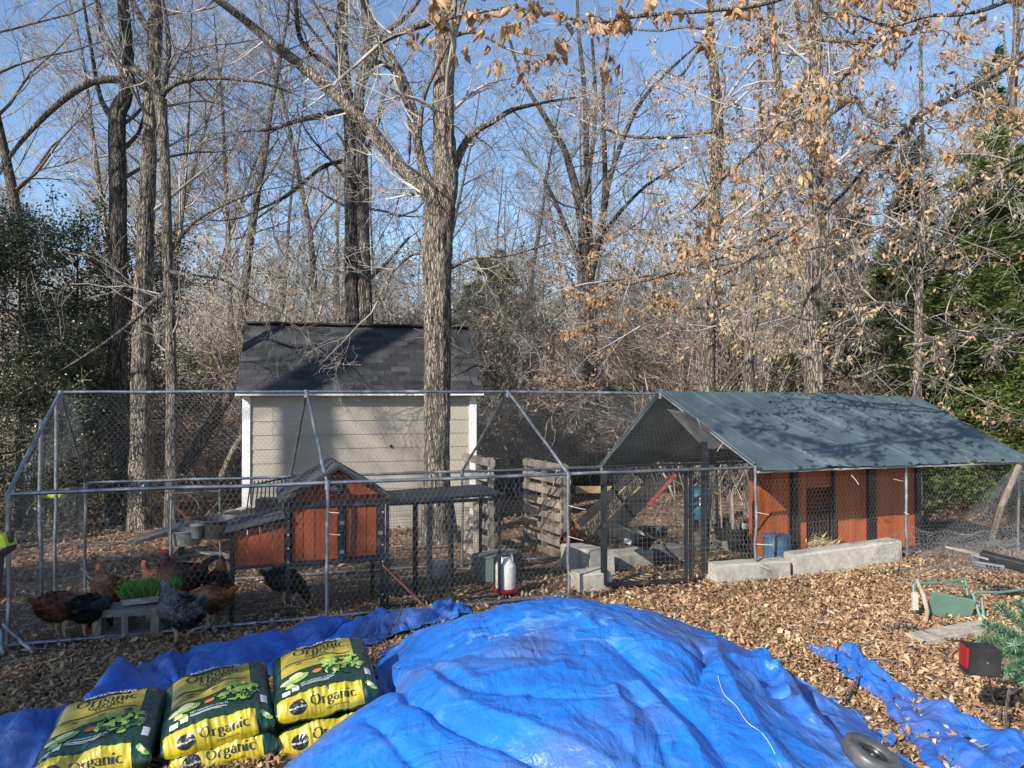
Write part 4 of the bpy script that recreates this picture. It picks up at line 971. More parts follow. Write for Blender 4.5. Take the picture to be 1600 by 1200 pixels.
# ---------------------------------------------------------------- blue tarps
def bluemat(name, a, b_, scuff):
    m, nt, b = newmat(name); N = nt.nodes; K = nt.links
    g = N.new('ShaderNodeNewGeometry')
    def noi(s, d=6, st=(1, 1, 1), dist=0):
        mp = N.new('ShaderNodeMapping'); mp.inputs['Scale'].default_value = st; K.new(g.outputs['Position'], mp.inputs[0])
        t = N.new('ShaderNodeTexNoise'); t.inputs['Scale'].default_value = s; t.inputs['Detail'].default_value = d; t.inputs['Distortion'].default_value = dist; K.new(mp.outputs[0], t.inputs['Vector']); return t.outputs[0]
    r = N.new('ShaderNodeValToRGB'); r.color_ramp.elements[0].position = .35; r.color_ramp.elements[1].position = .65
    r.color_ramp.elements[0].color = c4(a); r.color_ramp.elements[1].color = c4(b_); K.new(noi(2.0), r.inputs[0])
    sc = N.new('ShaderNodeMapRange'); sc.inputs[1].default_value = .52; sc.inputs[2].default_value = .74; sc.inputs[4].default_value = .6; K.new(noi(7, 10, (1, 1, 1), .8), sc.inputs[0])
    s2 = N.new('ShaderNodeMapRange'); s2.inputs[1].default_value = .45; s2.inputs[2].default_value = .62; K.new(noi(1.1, 3), s2.inputs[0])
    mu = N.new('ShaderNodeMath'); mu.operation = 'MULTIPLY'; K.new(sc.outputs[0], mu.inputs[0]); K.new(s2.outputs[0], mu.inputs[1])
    mx = N.new('ShaderNodeMixRGB'); mx.inputs[2].default_value = c4(scuff); K.new(mu.outputs[0], mx.inputs[0]); K.new(r.outputs[0], mx.inputs[1])
    # earthy dust film
    s3 = N.new('ShaderNodeMapRange'); s3.inputs[1].default_value = .48; s3.inputs[2].default_value = .68; s3.inputs[4].default_value = .5; K.new(noi(1.6, 7), s3.inputs[0])
    mx2 = N.new('ShaderNodeMixRGB'); mx2.inputs[2].default_value = (.12, .12, .16, 1); K.new(s3.outputs[0], mx2.inputs[0]); K.new(mx.outputs[0], mx2.inputs[1])
    K.new(mx2.outputs[0], b.inputs['Base Color']); b.inputs['Roughness'].default_value = .42; b.inputs['Specular IOR Level'].default_value = .5
    # weave and small wrinkles
    ad = N.new('ShaderNodeMath'); ad.operation = 'MULTIPLY_ADD'; ad.inputs[1].default_value = .5
    K.new(noi(16, 5, (1, .35, 1), .6), ad.inputs[0]); K.new(noi(5, 5, (.6, 1, 1), 1.0), ad.inputs[2])
    bm = N.new('ShaderNodeBump'); bm.inputs['Strength'].default_value = .9; bm.inputs['Distance'].default_value = .032
    rd = N.new('ShaderNodeMath'); rd.operation = 'SUBTRACT'; rd.inputs[1].default_value = .5; K.new(noi(3.6, 6, (1, .45, 1), 1.4), rd.inputs[0]); ab = N.new('ShaderNodeMath'); ab.operation = 'ABSOLUTE'; K.new(rd.outputs[0], ab.inputs[0])
    a2 = N.new('ShaderNodeMath'); a2.operation = 'MULTIPLY_ADD'; a2.inputs[1].default_value = -1.6; K.new(ab.outputs[0], a2.inputs[0]); K.new(ad.outputs[0], a2.inputs[2]); ad = a2
    K.new(ad.outputs[0], bm.inputs['Height']); K.new(bm.outputs[0], b.inputs['Normal'])
    return m
m_blue = bluemat('blue_tarpaulin', (.010, .125, .50), (.013, .165, .60), (.24, .46, .74))
m_blue2 = bluemat('faded_blue_tarpaulin', (.02, .115, .46), (.028, .14, .52), (.2, .32, .55))
MP = [(-1.25, 3.75), (-1.02, 4.15), (-.93, 4.6), (-.93, 5.2), (-.98, 5.75), (-.62, 6.05), (-.1, 6.25), (.5, 6.3), (1.1, 6.1), (1.6, 5.75), (1.98, 5.3), (2.12, 4.75), (2.1, 4.2), (2.15, 3.4), (1.9, 2.3), (.5, 1.8), (-.8, 2.1), (-1.35, 2.9)]
MC = (.42, 4.35); MPt = [(a-MC[0], b-MC[1]) for a, b in MP]
MA = sorted([(atan2(b, a), sqrt(a*a+b*b)) for a, b in MPt])
def mrad(th):
    n = len(MA)
    for i in range(n):
        a0, r0 = MA[i]; a1, r1 = MA[(i+1) % n]
        if i == n-1: a1 += 2*pi
        for q in (th, th+2*pi):
            if a0 <= q <= a1: return r0+(r1-r0)*(q-a0)/(a1-a0)
    return MA[0][1]
MH = .66
def hm0(x, y):
    dx, dy = x-MC[0], y-MC[1]; rho = sqrt(dx*dx+dy*dy)/mrad(atan2(dy, dx))
    h = MH*max(0, 1-rho**2.3)
    # asymmetry: the ridge runs from the far crest to the near right, lower shoulder on the right
    h *= 1-.30*sm(.7, 1.9, x+.25*(4.5-y))*(1-.0*rho)
    return h
def mpix(px, py):
    D = 5.0
    for _ in range(40):
        p = P(px, py, D); t = hm0(p.x, p.y)+.03; k = (HC-p.z)/D; D = .7*D+.3*(HC-t)/k
    return (P(px, py, D).x, P(px, py, D).y)
CR = []   # crease polylines (world xy), amplitude, width
for pts, am, w in (([(596, 1052), (640, 1082), (700, 1118), (760, 1150), (860, 1198), (900, 1215)], -.045, .035),
                   ([(592, 1040), (690, 1070), (760, 1110), (850, 1150), (960, 1200)], .028, .05),
                   ([(575, 1120), (620, 1155), (660, 1200)], -.03, .03),
                   ([(600, 1000), (680, 1020), (760, 1022), (860, 1015)], -.02, .05),
                   ([(620, 1062), (720, 1066), (800, 1072), (900, 1085), (1010, 1095)], -.022, .035),
                   ([(640, 1050), (740, 1058), (830, 1040), (880, 1030)], .018, .04),
                   ([(950, 985), (1010, 1040), (1060, 1090), (1110, 1140), (1150, 1200)], -.05, .07),
                   ([(1000, 1065), (1050, 1120), (1090, 1170), (1110, 1200)], .03, .045),
                   ([(985, 1070), (1020, 1130), (1050, 1200)], -.022, .03),
                   ([(960, 1070), (985, 1130), (990, 1200)], .018, .03),
                   ([(920, 1120), (960, 1145), (1000, 1190)], -.018, .03),
                   ([(900, 960), (960, 990), (1000, 1000), (1060, 1010)], .02, .05),
                   ([(1118, 1000), (1128, 1040), (1150, 1080), (1180, 1120), (1220, 1190)], .035, .05),
                   ([(1090, 1060), (1100, 1030), (1098, 1010)], -.05, .035),
                   ([(1120, 1050), (1160, 1070), (1210, 1080), (1250, 1100)], -.04, .03),
                   ([(1150, 1030), (1190, 1045), (1230, 1068)], .06, .04),
                   ([(1180, 1020), (1215, 1060), (1240, 1100), (1270, 1130)], .07, .045),
                   ([(1200, 1015), (1250, 1070), (1290, 1110), (1330, 1150)], -.05, .05),
                   ([(1250, 1110), (1300, 1150), (1330, 1190)], .04, .04),
                   ([(700, 962), (780, 985), (870, 990)], -.012, .05),
                   ([(760, 1180), (840, 1120), (950, 1090)], .012, .05)):
    q = [mpix(*p) for p in pts]; CR.append((q, am, w))
KN = [((1118, 985), .08, .08), ((905, 934), .04, .04), ((1150, 1003), .13, .075), ((1200, 1030), .13, .08), ((1175, 1060), .05, .05), ((1085, 1015), -.05, .08), ((1235, 1080), .08, .06)]
KN = [(mpix(*p), a, w) for p, a, w in KN]
CRs = []
for q, am, w in CR:
    for a, b in zip(q[:-1], q[1:]): CRs.append((a[0], a[1], b[0]-a[0], b[1]-a[1], (b[0]-a[0])**2+(b[1]-a[1])**2+1e-9, id(q)))
def crease(x, y):
    h = 0
    for q, am, w in CR:
        best = 9
        for (ax, ay), (bx, by) in zip(q[:-1], q[1:]):
            dx, dy = bx-ax, by-ay; t = ((x-ax)*dx+(y-ay)*dy)/(dx*dx+dy*dy+1e-9); t = 0 if t < 0 else (1 if t > 1 else t)
            ex, ey = x-ax-t*dx, y-ay-t*dy; d = ex*ex+ey*ey
            if d < best: best = d
        d = sqrt(best)/w
        if d < 3: h += am*exp(-abs(d)**1.4)
    for (kx, ky), a, w in KN:
        d = ((x-kx)**2+(y-ky)**2)/(w*w)
        if d < 9: h += a*exp(-d)
    return h
def mound_pt(u, v):
    th = u*2*pi; R = mrad(th if th <= pi else th-2*pi)
    R *= 1+.03*sin(th*9)+.02*sin(th*17+1)+.015*sin(th*31)
    r = R*v; x = MC[0]+cos(th)*r; y = MC[1]+sin(th)*r
    h = hm0(x, y)
    ed = sm(0, .12, h+.02)
    n1 = noise.noise(Vector((x*1.5+4, y*1.5, 0)))*.035
    an = th*5; n2 = noise.noise(Vector((an*1.6, r*1.2, 7)))*.02*v
    n3 = (abs(noise.noise(Vector((x*6, y*3.4, 2))))-.2)*.012+noise.noise(Vector((x*14, y*8, 5)))*.003
    n4 = (abs(noise.noise(Vector((x*2.6+y*1.2, y*2.6-x*.6, 9))))-.2)*-.02*(.5+2*sm(.6, 1.4, x))
    z = gz(x, y)+.018+h+(n1+crease(x, y))*(.25+.75*ed)+n2+n3+n4*(.3+.7*ed)
    if v > .97: z += .012*abs(sin(th*23))
    return Vector((x, y, z))
mt = tag(MB().grid(mound_pt, 560, 230, True).build('blue_tarp', m_blue, None, True), 'bright blue tarpaulin spread over the big mound in the foreground', 'tarpaulin')
mt_top = lambda px, py: mpix(px, py)
# white cord lying on the tarp
cp = []
for px, py in ((1122, 1060), (1130, 1082), (1150, 1102), (1168, 1128), (1190, 1150), (1208, 1180), (1222, 1210)):
    x, y = mpix(px, py); cp.append(Vector((x, y, gz(x, y)+.018+hm0(x, y)+crease(x, y)+.025)))
def onsheet(x, y): return gz(x, y)+.018+hm0(x, y)+crease(x, y)+noise.noise(Vector((x*1.5+4, y*1.5, 0)))*.04
# ribbon sheets lying on the ground
def ribbon(A, B, name, label, mat_, amp, nu=90, nv=26, seed=0, lift=.02):
    def pl(L, t):
        k = t*(len(L)-1)*.9999; i = int(k); f = k-i; return (L[i][0]+(L[i+1][0]-L[i][0])*f, L[i][1]+(L[i+1][1]-L[i][1])*f)
    A = [tuple(PG(*p)[:2]) for p in A]; B = [tuple(PG(*p)[:2]) for p in B]
    def f(u, v):
        a = pl(A, u); b = pl(B, u); x = a[0]+(b[0]-a[0])*v; y = a[1]+(b[1]-a[1])*v
        x += .015*sin(u*60+seed)*(abs(v-.5)*2)**4; y += .02*sin(u*41+seed)*(abs(v-.5)*2)**4
        w = abs(noise.noise(Vector((u*9+seed, v*2.5, 0))))*amp*2.4+noise.noise(Vector((x*7, y*7, seed)))*amp*.5+noise.noise(Vector((x*2, y*2, seed)))*amp+abs(noise.noise(Vector((u*22+v*3, v*3, 5+seed))))*amp*.8
        e = min(1, min(v, 1-v)*6+.3)
        return Vector((x, y, gz(x, y)+lift+max(0, w)*e))
    return tag(MB().grid(f, nu, nv).build(name, mat_, None, True), label, 'tarpaulin')
ribbon([(1262, 1016), (1300, 1024), (1336, 1019), (1372, 1056), (1420, 1088), (1500, 1122), (1560, 1150), (1640, 1175)],
       [(1268, 1022), (1296, 1040), (1312, 1054), (1340, 1075), (1372, 1098), (1400, 1140), (1440, 1190), (1500, 1290)], 'blue_tarp', 'crumpled blue tarpaulin strip on the leaves at lower right', m_blue2, .05, 120, 40, 3)
ribbon([(-60, 1170), (60, 1128), (130, 1100), (215, 1048), (240, 1040), (330, 1016), (440, 1004), (520, 990), (600, 966), (690, 958)],
       [(-30, 1330), (140, 1200), (220, 1150), (300, 1110), (360, 1085), (430, 1060), (500, 1045), (560, 1020), (620, 1000), (690, 975)], 'blue_tarp', 'dark folded blue tarpaulin in the shade behind the soil bags', m_blue2, .085, 150, 40, 9, .03)
ribbon([(560, 980), (585, 968), (640, 972), (690, 958), (720, 950)], [(590, 1010), (610, 1000), (650, 990), (700, 975), (740, 965)], 'blue_tarp', 'bunched blue tarpaulin corner between the bags and the coop', m_blue, .05, 60, 24, 21, .04)
# ---------------------------------------------------------------- soil bags
def glyph_strokes():
    """calligraphic serif letters of the word, em units"""
    def arc(cx, cy, rx, ry, a0, a1, n=14): return [(cx+rx*cos(radians(a0+(a1-a0)*i/n)), cy+ry*sin(radians(a0+(a1-a0)*i/n))) for i in range(n+1)]
    G = {}
    G['O'] = ([arc(.36, .35, .30, .35, 90, 450, 28)], .78)
    G['r'] = ([[(.1, 0), (.1, .47)], [(.02, .47), (.1, .47)], [(.02, 0), (.2, 0)], arc(.24, .30, .13, .16, 165, 60, 8)], .40)
    G['g'] = ([arc(.22, .32, .15, .15, 90, 450, 20), [(.3, .44), (.42, .49)], arc(.17, .13, .1, .06, 110, 260, 7)+[(.3, .05)], arc(.24, -.08, .18, .13, 60, -240, 20)], .47)
    G['a'] = ([arc(.2, .33, .14, .15, 160, 10, 10)+[(.34, .1)], arc(.19, .14, .13, .14, 60, 340, 14), arc(.4, .08, .06, .08, 180, 300, 6)], .47)
    G['n'] = ([[(.1, 0), (.1, .47)], [(.02, .47), (.1, .47)], [(.02, 0), (.19, 0)], arc(.25, .3, .14, .18, 170, 0, 10)+[(.39, 0)], [(.31, 0), (.48, 0)]], .52)
    G['i'] = ([[(.1, 0), (.1, .47)], [(.02, .47), (.1, .47)], [(.02, 0), (.19, 0)], [(.09, .6), (.19, .74)]], .25)
    G['c'] = ([arc(.25, .23, .19, .25, 50, 320, 18)], .46)
    return G
GL = glyph_strokes()
def word_polys(word, thick=.115, thin=.035):
    """quads in em units"""
    out = []; x = 0
    for ch in word:
        st, adv = GL[ch]
        for s in st:
            pts = [np.array(p)+np.array([x, 0]) for p in s]
            # resample
            rs = [pts[0]]
            for a, b in zip(pts[:-1], pts[1:]):
                m = max(1, int(np.linalg.norm(b-a)/.05))
                for k in range(1, m+1): rs.append(a+(b-a)*k/m)
            L = []; 
            for i, p in enumerate(rs):
                d = rs[min(i+1, len(rs)-1)]-rs[max(i-1, 0)]; d = d/(np.linalg.norm(d)+1e-9)
                w = thin+(thick-thin)*abs(d[1])**1.5; n = np.array([abs(d[1]), 0])+np.array([0, abs(d[0])])*.9; n = np.array([-d[1], d[0]])
                L.append((p+n*w/2, p-n*w/2))
            for (a, b), (c, d) in zip(L[:-1], L[1:]): out.append([a, b, d, c])
        x += adv
    return out, x
def font_polys(txt, bold=0):
    cu = bpy.data.curves.new('lettering', 'FONT'); cu.body = txt; cu.resolution_u = 3; cu.offset = bold
    o = bpy.data.objects.new('lettering', cu); COL.objects.link(o); dg = bpy.context.evaluated_depsgraph_get(); dg.update()
    me = bpy.data.meshes.new_from_object(o.evaluated_get(dg)); bpy.data.objects.remove(o); bpy.data.curves.remove(cu)
    V = [(v.co.x, v.co.y) for v in me.vertices]; polys = [[np.array(V[i]) for i in p.vertices] for p in me.polygons]; w = max(v[0] for v in V); bpy.data.meshes.remove(me)
    return polys, w
def split_tri(polys, mx):
    """subdivide polygons longer than mx so that print follows the bag"""
    out = []
    st = []
    for p in polys:
        for k in range(1, len(p)-1): st.append([p[0], p[k], p[k+1]])
    while st:
        t = st.pop(); L = [np.linalg.norm(t[(i+1) % 3]-t[i]) for i in range(3)]; i = int(np.argmax(L))
        if L[i] > mx:
            m = (t[i]+t[(i+1) % 3])/2; st.append([t[i], m, t[(i+2) % 3]]); st.append([m, t[(i+1) % 3], t[(i+2) % 3]])
        else: out.append(t)
    return out
m_yellow2 = M('bag_yellow_sheen', (.44, .35, .05), (.36, .29, .035), scale=5, rough=.3, coat=.35, bump=.45, bscale=16, stretch=(.6, 1, 1), bdist=.012)  # bag yellow dulled: sheen on the upward face put into the colour
BW, BL, BH = .585, .70, .18
class Bag:
    def __init__(s, loc, yaw, roll, pitch, seed, W=BW, Lh=BL, H=BH):
        s.W, s.L, s.H, s.seed = W, Lh, H, seed
        s.M = Matrix.Translation(Vector(loc)) @ Matrix.Rotation(yaw, 4, 'Z') @ Matrix.Rotation(roll, 4, 'Y') @ Matrix.Rotation(pitch, 4, 'X')
        s.flat = s.L*.80; s.fr = s.H*.62; s.tot = s.flat+s.fr*pi/2+s.H*.25
    def prof(s, d):
        """d metres from the rear top edge; y forward is -"""
        y0 = s.L/2; 
        if d < 0: return (y0, s.H*.5+d)
        if d <= s.flat:
            t = d/s.flat; crown = s.H*(1-.5*(1-t)**14)
            return (y0-d*(s.L-s.fr*.8)/s.flat, crown)
        a = (d-s.flat)/s.fr
        yc = y0-(s.L-s.fr*.8); zc = s.H-s.fr
        if a <= pi/2: return (yc-s.fr*sin(a)*.8, zc+s.fr*cos(a))
        return (yc-s.fr*.8+.25*(a-pi/2)*s.fr, zc-(a-pi/2)*s.fr)
    def S(s, x, d, off=0.0):
        """x metres across (-W/2..W/2), d metres along"""
        a = max(-1, min(1, 2*x/s.W)); e = (1-abs(a)**3.4)**.5 if abs(a) < 1 else 0
        y, z = s.prof(d); zc = s.H*.42
        z2 = zc+(z-zc)*(.06+.94*e); y2 = y*(.94+.06*e)
        n = Vector((x*9+s.seed*3, d*5, s.seed)); n2 = Vector((x*34+s.seed, d*6, s.seed*2)); n3 = Vector((x*5, d*28+s.seed, s.seed))
        fr = sm(s.flat*.82, s.flat*1.05, d)
        w = .022*noise.noise(n)+.012*abs(noise.noise(n2))*(.25+1.5*fr)+.007*noise.noise(n3)*(1-fr)
        w += .010*sin(x*70+3*noise.noise(n)+s.seed)*fr*e*noise.noise(Vector((x*8, s.seed, 1)))
        return Vector((x, y2-fr*w*.5, z2+w*e+off*(1-fr*.2)-0*off)) - Vector((0, off*fr, 0))
    def P(s, x, d, off=0.0): return s.M @ s.S(x, d, off)
    def body(s, parent):
        nu, nv = 70, 90
        def f(u, v):
            q = u*2-1; x = (abs(q)**.8)*(1 if q > 0 else -1)*s.W/2
            return s.P(x, v*s.tot)
        mb = MB().grid(f, nu, nv)
        def g(u, v):
            q = u*2-1; x = (abs(q)**.8)*(1 if q > 0 else -1)*s.W/2
            y0, _ = s.prof(0); y1, _ = s.prof(s.tot); a = abs(2*x/s.W); e = (1-a**3.4)**.5 if a < 1 else 0
            zc = s.H*.42; top0 = s.S(x, 0); top1 = s.S(x, s.tot)
            p = top0.lerp(top1, v); p.z = (top0.z+(top1.z-top0.z)*v)*(1-min(1, 6*v*(1-v)*1.2))+min(1, 6*v*(1-v)*1.2)*(zc-zc*.95*e)
            return s.M @ p
        mb.grid(g, nu, 14)
        return mb.build('bag_skin', m_dkgreen, parent, True)
    def patch(s, name, x0, x1, d0, d1, m, parent, off=.0015, skew=0, label=None, nx_=40, nd=30, shape=None):
        def f(u, v):
            x = x0+(x1-x0)*u; d = d0+(d1-d0)*v
            if shape: x, d = shape(u, v)
            return s.P(x, d, off)
        return MB().grid(f, nx_, nd).build(name, m, parent, True)
    def polys(s, name, polys, ox, od, sc, m, parent, off=.003, mx=.02, sx=1.0):
        """em-space polygons placed with baseline at d=od, left x=ox"""
        T_ = split_tri(polys, mx/sc); mb = MB()
        for t in T_: mb.add([s.P(ox+p[0]*sc*sx, od-p[1]*sc, off) for p in t], [(0, 1, 2)])
        return mb.build(name, m, parent)
    def ell(s, name, cx, cd, rx, rd, m, parent, off=.002, n=18, rot=0, wob=0):
        ps = []
        rg_ = random.Random(int(cx*999)+int(cd*777)); 
        pts = []
        for k in range(n):
            t = 2*pi*k/n; r = 1+wob*rg_.uniform(-1, 1); a = rx*r*cos(t); b = rd*r*sin(t); pts.append((a*cos(rot)-b*sin(rot), a*sin(rot)+b*cos(rot)))
        mb = MB(); c = s.P(cx, cd, off)
        for i in range(n):
            a = pts[i]; b = pts[(i+1) % n]
            for t0, t1 in ((0, .5), (.5, 1)):
                q = [s.P(cx+p[0]*t, cd+p[1]*t, off) for p, t in ((a, t0), (a, t1), (b, t1), (b, t0))]
                mb.add(q, [(0, 1, 2, 3)] if t0 > 0 else [(1, 2, 3)])
        return mb.build(name, m, parent)
W_org, WW = word_polys('Organic'); F_mg, MGW = font_polys('Miracle-Gro', .018); F_gs, GSW = font_polys('GARDEN', .005); F_so, SOW = font_polys('SOIL', .005)
F_gsl, GLW = font_polys('GARDEN SOIL', .003); F_net, NTW = font_polys('NET CONTENTS 1.5 CU. FT.', .006)
def make_bag(loc, yaw, roll, pitch, seed, label, face=True):
    t = T('soil_bag', label, 'soil bag', loc, 0, 'bags of organic garden soil'); b = Bag(loc, yaw, roll, pitch, seed); b.body(t)
    W = b.W; fl = b.flat
    x0, x1 = -W*.40, W*.33
    if face:
        b.patch('yellow_panel', x0, x1, fl*.10, fl*.62, m_yellow2, t, .0025, shape=lambda u, v: (x0+(x1-x0)*u, fl*.15+fl*(.44*v)+fl*.08*(1-u)*v))
        # Miracle-Gro dome
        b.ell('brand_badge', -.02, fl*.15, W*.25, fl*.085, m_ink, t, .0045, 24)
        b.polys('lettering', F_mg, -W*.235, fl*.185, W*.47/MGW, m_white_i, t, .007)
        b.polys('lettering', W_org, -W*.27, fl*.335, W*.54/WW, m_ink, t, .0055)
        b.polys('lettering', F_gs, -W*.15, fl*.40, W*.30/GSW*1.0, m_ink, t, .0055, sx=1)
        b.polys('lettering', F_so, -W*.09, fl*.455, W*.18/SOW*.95, m_ink, t, .0055)
        b.patch('print_rule', x0+.02, x1-.02, fl*.475, fl*.49, m_ink, t, .0055, nd=3)
        for cx in (-.13, 0, .13):
            b.patch('print_rule', cx-.02, cx+.02, fl*.52, fl*.53, m_ink, t, .0055, nx_=4, nd=2); b.patch('print_rule', cx-.014, cx+.014, fl*.55, fl*.56, m_ink, t, .0055, nx_=4, nd=2)
        # vegetables
        rg_ = random.Random(seed)
        for k in range(70):
            rr = .085*sqrt(rg_.random()); th = rg_.random()*6.28
            cx = .115+rr*cos(th)*1.35; cd = fl*.70+rr*sin(th)*1.1
            b.ell('lettuce_leaf', cx, cd, rg_.uniform(.008, .028), rg_.uniform(.006, .018), (m_let1, m_let2, m_let1, m_dkgreen)[k % 4], t, .004+k*.00008, 10, rg_.random()*3, .35)
        for k in range(3): b.ell('lettuce_leaf', .115+.012*k, fl*.69, .03-.008*k, .02-.005*k, m_let2 if k % 2 == 0 else m_let1, t, .0102+.0004*k, 10, .4*k, .2)
        b.ell('carrot_slice', -.03, fl*.735, .028, .017, m_carrot, t, .005, 12, -.3)
        for cx, cd, r_ in ((-.15, fl*.74, .045), (-.215, fl*.78, .03), (-.19, fl*.86, .026)):
            b.ell('squash_slice', cx+.02, cd+.012, r_*1.1, r_*.7, m_let1, t, .0042, 12, -.3, .2); b.ell('squash_slice', cx, cd, r_, r_*.6, m_cuc, t, .006, 14, -.3)
        b.polys('lettering', F_net, -.13, fl*.865, .20/NTW, m_white_i, t, .004)
        b.patch('print_rule', -.13, .06, fl*.885, fl*.893, m_white_i, t, .004, nd=2); b.patch('print_rule', -.13, .03, fl*.905, fl*.912, m_white_i, t, .004, nd=2)
        b.patch('label_box', -.235, -.19, fl*.93, fl*1.01, m_white_i, t, .004, nx_=6, nd=6); b.patch('label_box', -.18, -.14, fl*.885, fl*.965, m_white_i, t, .004, nx_=6, nd=6)
        b.patch('label_box', W*.40, W*.455, fl*.80, fl*.93, m_white_i, t, .004, nx_=6, nd=6)
        for k in range(3): b.ell('tomato_print', W*.41+.012*k, fl*(1.1+.03*k), .018, .02, m_cuc if k % 2 else m_let1, t, .003+.0004*k, 10, .3, .2)
    # yellow front band
    bx0, bx1 = -W*.46, W*.345; d0 = fl*1.06; d1 = b.tot*.985
    b.patch('yellow_band', bx0, bx1, d0, d1, m_yellow, t, .0025, shape=lambda u, v: (bx0+(bx1-bx0)*u, d0+(d1-d0)*v), nx_=70, nd=16)
    mid = (d0+d1)/2
    b.ell('brand_badge', -W*.27, mid+.002, .047, .047, m_ink, t, .005, 24)
    b.polys('lettering', F_mg, -W*.27-.046, mid+.01, .092/MGW, m_white_i, t, .0075)
    b.polys('lettering', W_org, -W*.15, mid+.012, W*.43/WW, m_ink, t, .006)
    b.polys('lettering', F_gsl, -W*.02, mid+.05, .12/GLW, m_ink, t, .006)
    return t
yw = radians(17)
B3 = Vector((-1.13, 4.66, .20)); B2 = Vector((-1.68, 4.44, .14)); B1 = Vector((-2.2, 4.27, .05))
make_bag((B3.x+.01, B3.y-.03, -.005), yw+.03, radians(-6), radians(3), 11, 'lower soil bag under the right-hand one, mostly its yellow front edge showing', False)
make_bag((B3.x, B3.y, B3.z), yw, radians(-8), radians(8), 1, 'rightmost soil bag, fully sunlit, on top of another bag beside the blue mound')
make_bag((B2.x+.04, B2.y-.01, -.03), yw+.05, radians(-7), radians(3), 12, 'lower soil bag under the middle one with leaves in front', False)
make_bag((B2.x, B2.y, B2.z-.02), yw+.06, radians(-9), radians(9), 2, 'middle soil bag with half of its face in shadow, next to the rightmost one')
make_bag((B1.x-.02, B1.y-.05, B1.z), yw-.03, radians(-7), radians(9), 3, 'leftmost soil bag, its upper face in shade, lying lowest of all')
# ---------------------------------------------------------------- orange wooden coop
coop = T('chicken_coop', 'orange wooden hen house with black frame, nest box and peaked roof', 'hen house', (-1.8, 7.0, 0), 0)
cu = Vector((.948, .318, 0)); cn = Vector((-.318, .948, 0))
O_ = Vector(P(450, 880, 6.80)); O_.z = 0
def cp_(a, b, z): return O_+cu*a+cn*b+Vector((0, 0, z))
CW, CD = .83, .62; zf, zt = .47, 1.0
Rc = Matrix((cu, cn, Vector((0, 0, 1)))).transposed()
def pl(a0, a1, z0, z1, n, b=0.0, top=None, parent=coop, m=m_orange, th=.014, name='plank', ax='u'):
    for i in range(n):
        x0 = a0+(a1-a0)*i/n+.0025; x1 = a0+(a1-a0)*(i+1)/n-.0025
        t0 = top(x0) if top else z1; t1 = top(x1) if top else z1
        if max(t0, t1) < z0+.01: continue
        t0 = max(t0, z0+.004); t1 = max(t1, z0+.004)
        mb = MB(); q = (lambda a, bb, z: cp_(a, bb, z)) if ax == 'u' else (lambda a, bb, z: cp_(bb, a, z))
        bb = b+random.uniform(-.002, .002)
        pts = [q(x0, bb, z0), q(x1, bb, z0), q(x1, bb, t1), q(x0, bb, t0), q(x0, bb+th, z0), q(x1, bb+th, z0), q(x1, bb+th, t1), q(x0, bb+th, t0)]
        mb.add(pts, [(0, 1, 2, 3), (4, 7, 6, 5), (0, 4, 5, 1), (3, 2, 6, 7), (0, 3, 7, 4), (1, 5, 6, 2)])
        mb.build(name, m, parent)
def bar(a, b, w, name='frame_bar', m=m_black, parent=coop, d=None, up=(0, 0, 1)):
    return MB().beam(a, b, w, d or w, up, .003).build(name, m, parent)
pkx, pkz = .43, 1.33; ev = 1.06
gab = lambda a: ev+.0+(pkz-.03-ev)*(1-abs(a-pkx)/(.47))
# body front: gable planks
pl(.02, CW-.02, 1.02, 0, 7, .0, top=lambda a: gab(a))
pl(.03, .43, .49, .97, 4, .004); pl(.50, CW-.05, .50, .965, 3, .004)
# frame
bar(cp_(0, -.012, 0), cp_(0, -.012, zt+.05), .038, 'leg', d=.03, up=cn); bar(cp_(CW, -.012, -.02), cp_(CW, -.012, zt+.03), .042, 'leg', d=.03, up=cn)
bar(cp_(.02, -.006, .995), cp_(CW-.02, -.006, .995), .024, d=.05); bar(cp_(.02, -.006, .475), cp_(CW-.02, -.006, .475), .024, d=.045)
bar(cp_(.45, -.016, .47), cp_(.45, -.016, .975), .05, d=.02, up=cn); bar(cp_(.485, -.012, .49), cp_(.485, -.012, .97), .016, d=.02, up=cn)
bar(cp_(CW-.035, -.01, .49), cp_(CW-.035, -.01, .97), .028, d=.02, up=cn)
bar(cp_(.48, -.01, .973), cp_(CW-.03, -.01, .973), .02, d=.02); bar(cp_(.48, -.01, .498), cp_(CW-.03, -.01, .498), .02, d=.02)
for a, b in ((0, CD), (CW, CD)): bar(cp_(a, b, -.2), cp_(a, b, zt+.03), .036, 'leg', up=cn)
bar(cp_(0, 0.02, .475), cp_(0, CD-.02, .475), .034); bar(cp_(CW, 0.02, .475), cp_(CW, CD-.02, .475), .034); bar(cp_(.02, CD, .475), cp_(CW-.02, CD, .475), .034)
MB().box(cp_(CW/2, CD/2, .465), (CW-.05, CD-.04, .016), Rc).build('floor_tray', m_galv, coop)
for ax_ in (.006, CW-.02): pl(.03, CD-.02, .49, 1.03, 5, ax_, ax='v')
pl(.02, CW-.02, .49, 1.01, 7, CD-.02); pl(.02, CW-.02, 1.015, 0, 7, CD-.02, top=gab)
